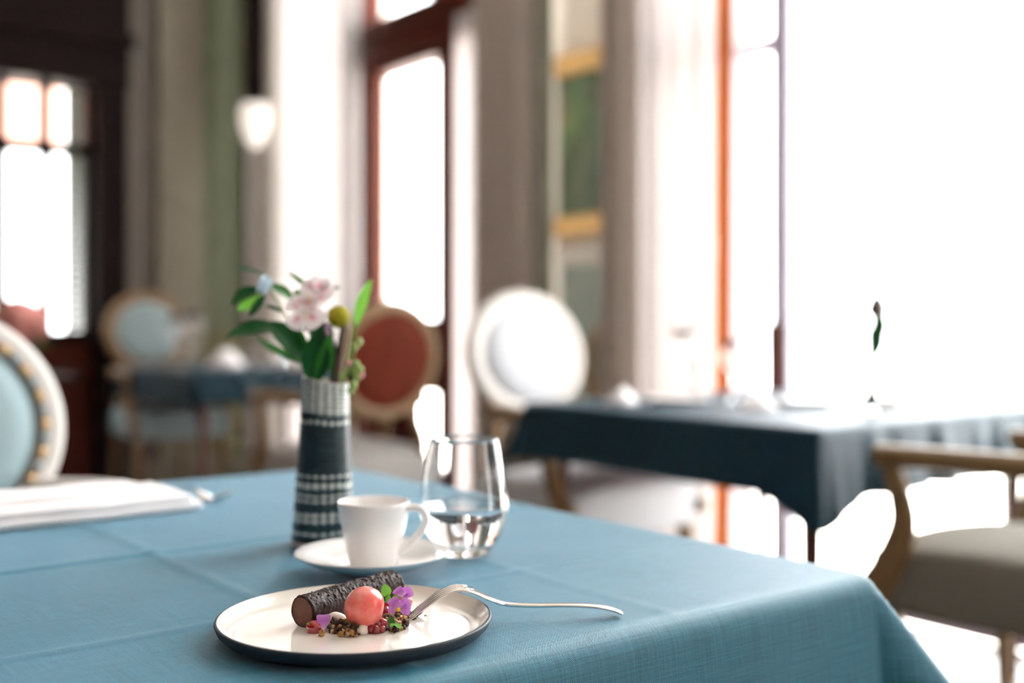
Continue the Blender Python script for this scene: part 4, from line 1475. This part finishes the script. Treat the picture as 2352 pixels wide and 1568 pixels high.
lf(t, o0, fp(1130, 1390, -.012), fp(1290, 850, -.028), 170, Vector((0.5, -0.9, 0.2)), M['leaf_mid'], fold=0.2, curl=0.1)
lf(t, o0, fp(1060, 1050, -.018), fp(930, 760, -.02), 60, Vector((0.5, -0.9, 0.2)), M['leaf_mid'], fold=0.2, curl=0.08)
# alstroemeria
t, o0 = sprig('blush_flower', 'pale pink and white blossoms at the front of the plaid vase bouquet', 'flower',
              [neck + Vector((0.003, -0.004, -0.10)), neck + Vector((0.002, -0.006, 0)), fp(1100, 1100, -.018), fp(1060, 800, -.022), fp(1040, 560, -.022)], 0.0016, M['stem_green'])
pk = dict(fold=0.12, curl=0.12, tipw=0.45)
PETAL_W = 1.15
c2 = fp(1010, 610, -.034)
for (tx, ty, w, dz) in ((825, 545, 130, -.002), (870, 800, 170, -.008), (1180, 770, 235, -.010), (1080, 450, 170, .004), (930, 450, 150, .004), (1180, 600, 150, .004)):
    lf(t, o0, c2, fp(tx, ty, -.034 + dz), w * PETAL_W, TOC, M['petal'], 'petal', **pk)
c1 = fp(1130, 430, -.026)
for (tx, ty, w, dz) in ((1210, 265, 190, -.004), (1325, 380, 170, -.004), (1240, 530, 190, -.006), (990, 340, 150, .002), (1060, 280, 160, .004), (1060, 560, 150, -.006)):
    lf(t, o0, c1, fp(tx, ty, -.026 + dz), w * PETAL_W, TOC, M['petal'], 'petal', **pk)
for (cx, cy) in ((1045, 420), (1000, 610)):
    p = fp(cx, cy, -.04)
    tube('stamen', spline([p - o0, p + Vector((0.002, -0.004, -0.004)) - o0, p + Vector((0.003, -0.007, -0.010)) - o0], 4), 0.0007, plain('stamen_yellow', (0.75, 0.5, 0.1), 0.5), t, 6)
lf(t, o0, fp(1100, 420, .004), fp(830, 200, .01), 70, UPF, M['leaf_mid'], fold=0.3, curl=0.05)
lf(t, o0, fp(980, 470, .0), fp(900, 400, .0), 110, UPF, M['leaf_mid'], fold=0.3, curl=0.05)
lf(t, o0, fp(1270, 310, .002), fp(1080, 285, .0), 60, Vector((0, -.4, 1)), M['leaf_mid'], fold=0.3, curl=0.1)
lf(t, o0, fp(1290, 390, .004), fp(1390, 375, .0), 55, UPF, M['leaf_dark'], fold=0.3, curl=0.1)
lf(t, o0, fp(1230, 300, .004), fp(1275, 270, .0), 40, UPF, M['leaf_dark'], fold=0.3, curl=0.1)
# lilac bracts
t, o0 = sprig('bract_stem', 'dark stem with a lilac edged bract beside the blush flower', 'stem',
              [neck + Vector((0.006, 0.0, -0.10)), neck + Vector((0.006, -0.004, 0)), fp(1290, 1200, -.01), fp(1270, 880, -.015), fp(1240, 740, -.015)], 0.0015, M['bark'])
lf(t, o0, fp(1350, 1000, -.012), fp(1240, 730, -.022), 90, Vector((-0.6, -0.7, 0.2)), M['lilac'], 'bract', fold=0.3, curl=0.15)
lf(t, o0, fp(1290, 950, -.008), fp(1200, 720, -.012), 130, Vector((0.2, -0.9, 0.2)), plain('purple_bract', (0.035, 0.012, 0.02), 0.4), 'bract', fold=0.3, curl=0.1)
lf(t, o0, fp(1180, 960, -.02), fp(1080, 700, -.02), 150, UPF, M['leaf_dark'], 'leaf', fold=0.25, curl=0.1)
lf(t, o0, fp(1330, 1150, -.006), fp(1200, 830, -.008), 150, UPF, M['leaf_dark'], 'leaf', fold=0.25, curl=0.1)
lf(t, o0, fp(1110, 850, -.02), fp(980, 800, -.02), 70, UPF, plain('maroon_bract', (0.07, 0.012, 0.025), 0.4), 'bract', fold=0.3, curl=0.1)
lf(t, o0, fp(1310, 1380, -.01), fp(1330, 1090, -.01), 80, UPF, M['leaf_mid'], 'leaf', fold=0.3, curl=0.05)
# yellow ball flower
t, o0 = sprig('ball_flower', 'mossy yellow green ball flower on a pale stem right of the blossoms', 'flower',
              [neck + Vector((0.012, 0.006, -0.10)), neck + Vector((0.012, 0.006, 0)), fp(1430, 1250, .006), fp(1470, 1000, .006), fp(1490, 780, .008), fp(1430, 690, .008)], 0.0018, M['stem_pale'])
bm = bmesh.new()
bmesh.ops.create_icosphere(bm, subdivisions=4, radius=1.0)
rb = 122 / 4.612 / FPX * VD
for v in bm.verts:
    v.co = v.co * rb * (1 + 0.05 * noise.noise(v.co * 9))
o = bmobj('flower_head', bm, M['yellow_ball'], t, True)
o.location = fp(1370, 680, .004) - o0
# bark twig
t, o0 = sprig('bark_twig', 'rough brown twig standing between the leaves and berries', 'twig',
              [neck + Vector((0.009, -0.002, -0.10)), neck + Vector((0.010, -0.010, 0)), fp(1350, 1250, -.016), fp(1390, 1000, -.018), fp(1420, 790, -.018)], 0.0052, M['bark'], 10)
# slender bright leaf on the right
t, o0 = sprig('blade_leaf', 'slender bright green leaf rising at the right of the bouquet', 'leaf',
              [neck + Vector((0.014, 0.002, -0.10)), neck + Vector((0.015, 0.0, 0)), fp(1470, 1200, .0), fp(1530, 900, .0), fp(1570, 760, .0)], 0.0015, M['leaf_light'])
lf(t, o0, fp(1555, 790, .0), fp(1725, 280, -.01), 150, Vector((-0.4, -0.85, 0.3)), M['leaf_light'], 'blade', fold=0.25, curl=0.06)
# berry sprig
t, o0 = sprig('berry_sprig', 'sprig of green and pinkish berries drooping over the right rim of the vase', 'berries',
              [neck + Vector((0.013, -0.004, -0.10)), neck + Vector((0.016, -0.006, 0)), fp(1440, 1330, -.01), fp(1510, 1200, -.012), fp(1560, 1000, -.01)], 0.0012, M['stem_green'])
rb_ = random.Random(5)
for (cx, cy, r_, mt) in ((1480, 1180, 34, 'berry_pink'), (1560, 1180, 38, 'berry'), (1600, 1240, 42, 'berry'), (1520, 1250, 44, 'berry'), (1570, 1310, 44, 'berry'), (1500, 1330, 32, 'bark'), (1530, 1400, 46, 'berry'), (1500, 1460, 38, 'berry'), (1590, 945, 38, 'berry'), (1540, 1000, 40, 'berry'), (1450, 1290, 36, 'berry'), (1620, 1300, 26, 'berry_pink'), (1400, 1310, 36, 'berry')):
    bm = bmesh.new()
    bmesh.ops.create_icosphere(bm, subdivisions=2, radius=1)
    rr = r_ / 4.612 / FPX * VD
    for v in bm.verts:
        v.co = Vector((v.co.x * rr, v.co.y * rr, v.co.z * rr * 1.2)) * (1 + 0.15 * noise.noise(v.co * 2 + Vector((cx, 0, 0))))
    o = bmobj('berry', bm, M[mt], t, True)
    o.location = fp(cx, cy, -.012 + rb_.uniform(-.006, .006)) - o0

# ------------------------------------------------------------------ folded napkin on our table
NPA = on(-60, 1228, TOP + 0.002)
np_ = thing('napkin', 'white folded napkin on the teal cloth beside the silver fork', 'napkin', (NPA.x, NPA.y, TOP + 0.0018), math.atan2(0.60, 0.80) + 0.03)
def fold_layer(x0, x1, y0, y1, z0, z1, seed):
    bm = bmesh.new()
    abox(bm, x0, x1, y0, y1, z0, z1, (z1 - z0) * 0.48, 4)
    bmesh.ops.subdivide_edges(bm, edges=[e for e in bm.edges if e.calc_length() > 0.05], cuts=9, use_grid_fill=True)
    for v in bm.verts:
        v.co.z += 0.0022 * noise.noise(Vector((v.co.x * 16, v.co.y * 16, seed))) * min(1, max(0, v.co.z) / 0.01)
        v.co.y += 0.003 * noise.noise(Vector((v.co.x * 10, 3, seed)))
        v.co.x += 0.004 * noise.noise(Vector((v.co.y * 22, 7, seed)))
    return bm
bmobj('napkin_fold', fold_layer(0.0, 0.272, 0.0, 0.155, 0.0, 0.011, 1), M['linen_white'], np_, True)
bmobj('napkin_fold', fold_layer(-0.004, 0.262, 0.004, 0.150, 0.0095, 0.0205, 5), M['linen_white'], np_, True)
bmobj('napkin_fold', fold_layer(0.0, 0.225, 0.055, 0.148, 0.019, 0.027, 9), M['linen_white'], np_, True)


# ------------------------------------------------------------------ tableware on the other tables
def wine_glass(label, p, s=1.0, group=None):
    pr_ = [(0.0001, 0.0), (0.034, 0.0), (0.035, 0.002), (0.012, 0.005), (0.0045, 0.012), (0.0040, 0.085), (0.010, 0.092), (0.030, 0.110), (0.041, 0.140), (0.040, 0.175), (0.033, 0.215),
           (0.0322, 0.215), (0.0388, 0.175), (0.0396, 0.140), (0.029, 0.112), (0.009, 0.096), (0.0001, 0.094)]
    o = lathe('wine_glass', [(r * s, z * s) for r, z in pr_], M['tumbler'], None, 40)
    o.location = p
    return tag(o, label, 'glass', group)


def tplate(label, p, r=0.10):
    o = lathe('plate', [(0.0001, 0.003), (0.055, 0.003), (0.057, 0), (0.062, 0), (0.066, 0.004), (r, 0.016), (r + 0.001, 0.018), (r - 0.001, 0.0185), (0.066, 0.008), (0.0001, 0.0065)], M['porcelain'], None, 64)
    o.location = p
    return tag(o, label, 'plate')


def cone_napkin(label, p, rz=0.0, w=0.11, h=0.045):
    vs, fs = [], []
    n, m = 24, 8
    for j in range(m + 1):
        s = j / m
        for i in range(n):
            a = 2 * PI * i / n
            k = (1 - 0.75 * s) * (1 + 0.08 * math.sin(3 * a + s))
            vs.append((w * 0.5 * k * math.cos(a), w * 0.4 * k * math.sin(a), h * s ** 0.8 + 0.004 * math.sin(2 * a) * s))
    for j in range(m):
        for i in range(n):
            fs.append((j * n + i, j * n + (i + 1) % n, (j + 1) * n + (i + 1) % n, (j + 1) * n + i))
    fs.append(tuple(m * n + i for i in range(n)))
    fs.append(tuple(range(n - 1, -1, -1)))
    o = pydata('napkin', vs, fs, M['linen_white'])
    o.location = p
    o.rotation_euler = (0, 0, rz)
    return tag(o, label, 'napkin')


def on2(corner, v, u, z=TOP + 0.0016):
    q = corner + _V * v + _U * u
    return Vector((q.x, q.y, z))


wine_glass('tall wine glass at the far edge of the window table by the curtain', on2(A2, 0.42, 0.80))
wine_glass('wine glass on the window table in front of the orange edged curtain', on2(A2, 0.52, 0.70), 0.85)
tplate('white side plate on the window table beside the wine glass', on2(A2, 0.30, 0.72))
cone_napkin('white folded napkin on the window table beside the side plate', on2(A2, 0.16, 0.80), 0.4)
cone_napkin('white napkin near the front of the window table', on2(A2, 0.30, 0.42), 0.9, 0.13, 0.04)
cone_napkin('white napkin lying before the stem vase on the window table', on2(A2, 0.62, 0.22), 0.2, 0.13, 0.03)
tplate('white plate at the middle of the window table', on2(A2, 0.55, 0.47), 0.11)
# stem vase
sv0 = on2(A2, 0.67, 0.46)
sv0 = Vector(((2003 - 1176) / FPX * 3.0, 3.0, TOP + 0.0016))
vz = lathe('stem_vase', [(0.0001, 0.0), (0.022, 0.0), (0.024, 0.003), (0.022, 0.03), (0.012, 0.07), (0.008, 0.11), (0.009, 0.125), (0.0075, 0.125), (0.0065, 0.11), (0.010, 0.07), (0.018, 0.03), (0.0001, 0.008)], M['tumbler'], None, 32)
vz.location = sv0
tag(vz, 'slim clear glass stem vase on the window table', 'vase')
t, o0 = sprig('rosebud', 'single closed rosebud standing in the slim clear stem vase', 'flower',
              [sv0 + Vector((-0.002, 0, 0.012)), sv0 + Vector((-0.004, 0, 0.12)), sv0 + Vector((0.003, 0, 0.20)), sv0 + Vector((0.010, 0, 0.265))], 0.013, M['leaf_dark'])
for (b, tp, w, mt) in (((-0.002, -0.01, 0.13), (0.006, -0.012, 0.25), 0.05, 'leaf_dark'), ((0.0, -0.012, 0.17), (0.022, -0.01, 0.27), 0.045, 'leaf_dark'), ((0.004, 0, 0.20), (0.026, 0, 0.245), 0.026, 'leaf_dark'), ((0.0, 0, 0.15), (0.014, 0.005, 0.225), 0.032, 'leaf_dark'), ((0.002, 0, 0.16), (-0.008, 0.005, 0.22), 0.026, 'leaf_mid')):
    leaf_mesh('leaf', sv0 + Vector(b) - o0, sv0 + Vector(tp) - o0, w, (0.1, -1, 0.2), M[mt], t)
bm = bmesh.new()
bmesh.ops.create_icosphere(bm, subdivisions=3, radius=1)
for v in bm.verts:
    v.co = Vector((v.co.x * 0.026 * (1 - 0.3 * v.co.z), v.co.y * 0.026 * (1 - 0.3 * v.co.z), v.co.z * 0.034))
o = bmobj('bud', bm, plain('dusky_bud', (0.12, 0.10, 0.09), 0.5), t, True)
o.location = sv0 + Vector((0.013, 0, 0.278)) - o0

# table at the back
def back_pt(px, d):
    return Vector(((px - 1176) / FPX * d, d, TOP + 0.0016))
wine_glass('wine glass on the back table before the pale blue chair, left of a pair', back_pt(408, 5.72), 1.25)
wine_glass('wine glass on the back table before the pale blue chair, right of a pair', back_pt(443, 5.85), 1.30)
cone_napkin('white napkin on the back table right of the wine glasses', back_pt(518, 5.85), 0.2, 0.20, 0.09)
tplate('white plate on the back table behind the vase leaves', back_pt(606, 5.80), 0.09)
cone_napkin('white napkin on the back table half hidden by the plaid vase', back_pt(692, 5.75), 0.8, 0.18, 0.06)

# side table with pink flowers near the dark door
spx = at(48, 735, 5.5)
st = thing('side_table', 'small dark wooden side table in front of the dark door', 'table', (spx.x, spx.y, 0), TH)
lathe('tabletop', [(0.0001, 0.70), (0.25, 0.70), (0.26, 0.71), (0.26, 0.72), (0.25, 0.73), (0.0001, 0.73)], M['darkwood'], st, 48)
lathe('pedestal', [(0.0001, 0.0), (0.16, 0.0), (0.17, 0.02), (0.05, 0.06), (0.03, 0.12), (0.045, 0.35), (0.03, 0.55), (0.06, 0.70), (0.0001, 0.70)], M['darkwood'], st, 32)
fv = lathe('flower_vase', [(0.0001, 0.0), (0.05, 0.0), (0.065, 0.05), (0.05, 0.12), (0.035, 0.15), (0.04, 0.165), (0.035, 0.165), (0.03, 0.15), (0.045, 0.1), (0.0001, 0.01)], plain('blue_glazed_vase', (0.05, 0.08, 0.16), 0.2), None, 40)
fv.location = (spx.x, spx.y, 0.7305)
tag(fv, 'small blue vase under the pink blossoms on the side table', 'vase')
hy = thing('hydrangea', 'round pink blossom bunch in the blue vase on the side table', 'flower', (spx.x, spx.y, 0.76))
rh = random.Random(2)
tube('stem', [(0, 0, 0.0), (0.005, 0, 0.10), (0, 0, 0.2)], 0.006, M['stem_green'], hy, 6)
for (dx, dy, dz, r_) in ((-0.07, 0, 0.20, 0.085), (0.05, 0.02, 0.22, 0.085), (0.0, -0.05, 0.26, 0.08), (0.0, 0.05, 0.25, 0.08), (-0.02, -0.02, 0.18, 0.08)):
    bm = bmesh.new()
    bmesh.ops.create_icosphere(bm, subdivisions=4, radius=1)
    for v in bm.verts:
        v.co = v.co * r_ * (1 + 0.22 * noise.noise(v.co * 5 + Vector((dx * 99, 0, 0)))) + Vector((dx, dy, dz))
    bmobj('flower_head', bm, M['hydrangea'], hy, True)
for (a, ln) in ((0.3, 0.14), (2.4, 0.13), (-0.5, 0.15), (3.8, 0.14)):
    leaf_mesh('leaf', (0, 0, 0.09), (ln * math.cos(a), ln * math.sin(a), 0.11), 0.08, (0, -0.3, 1), M['leaf_mid'], hy)
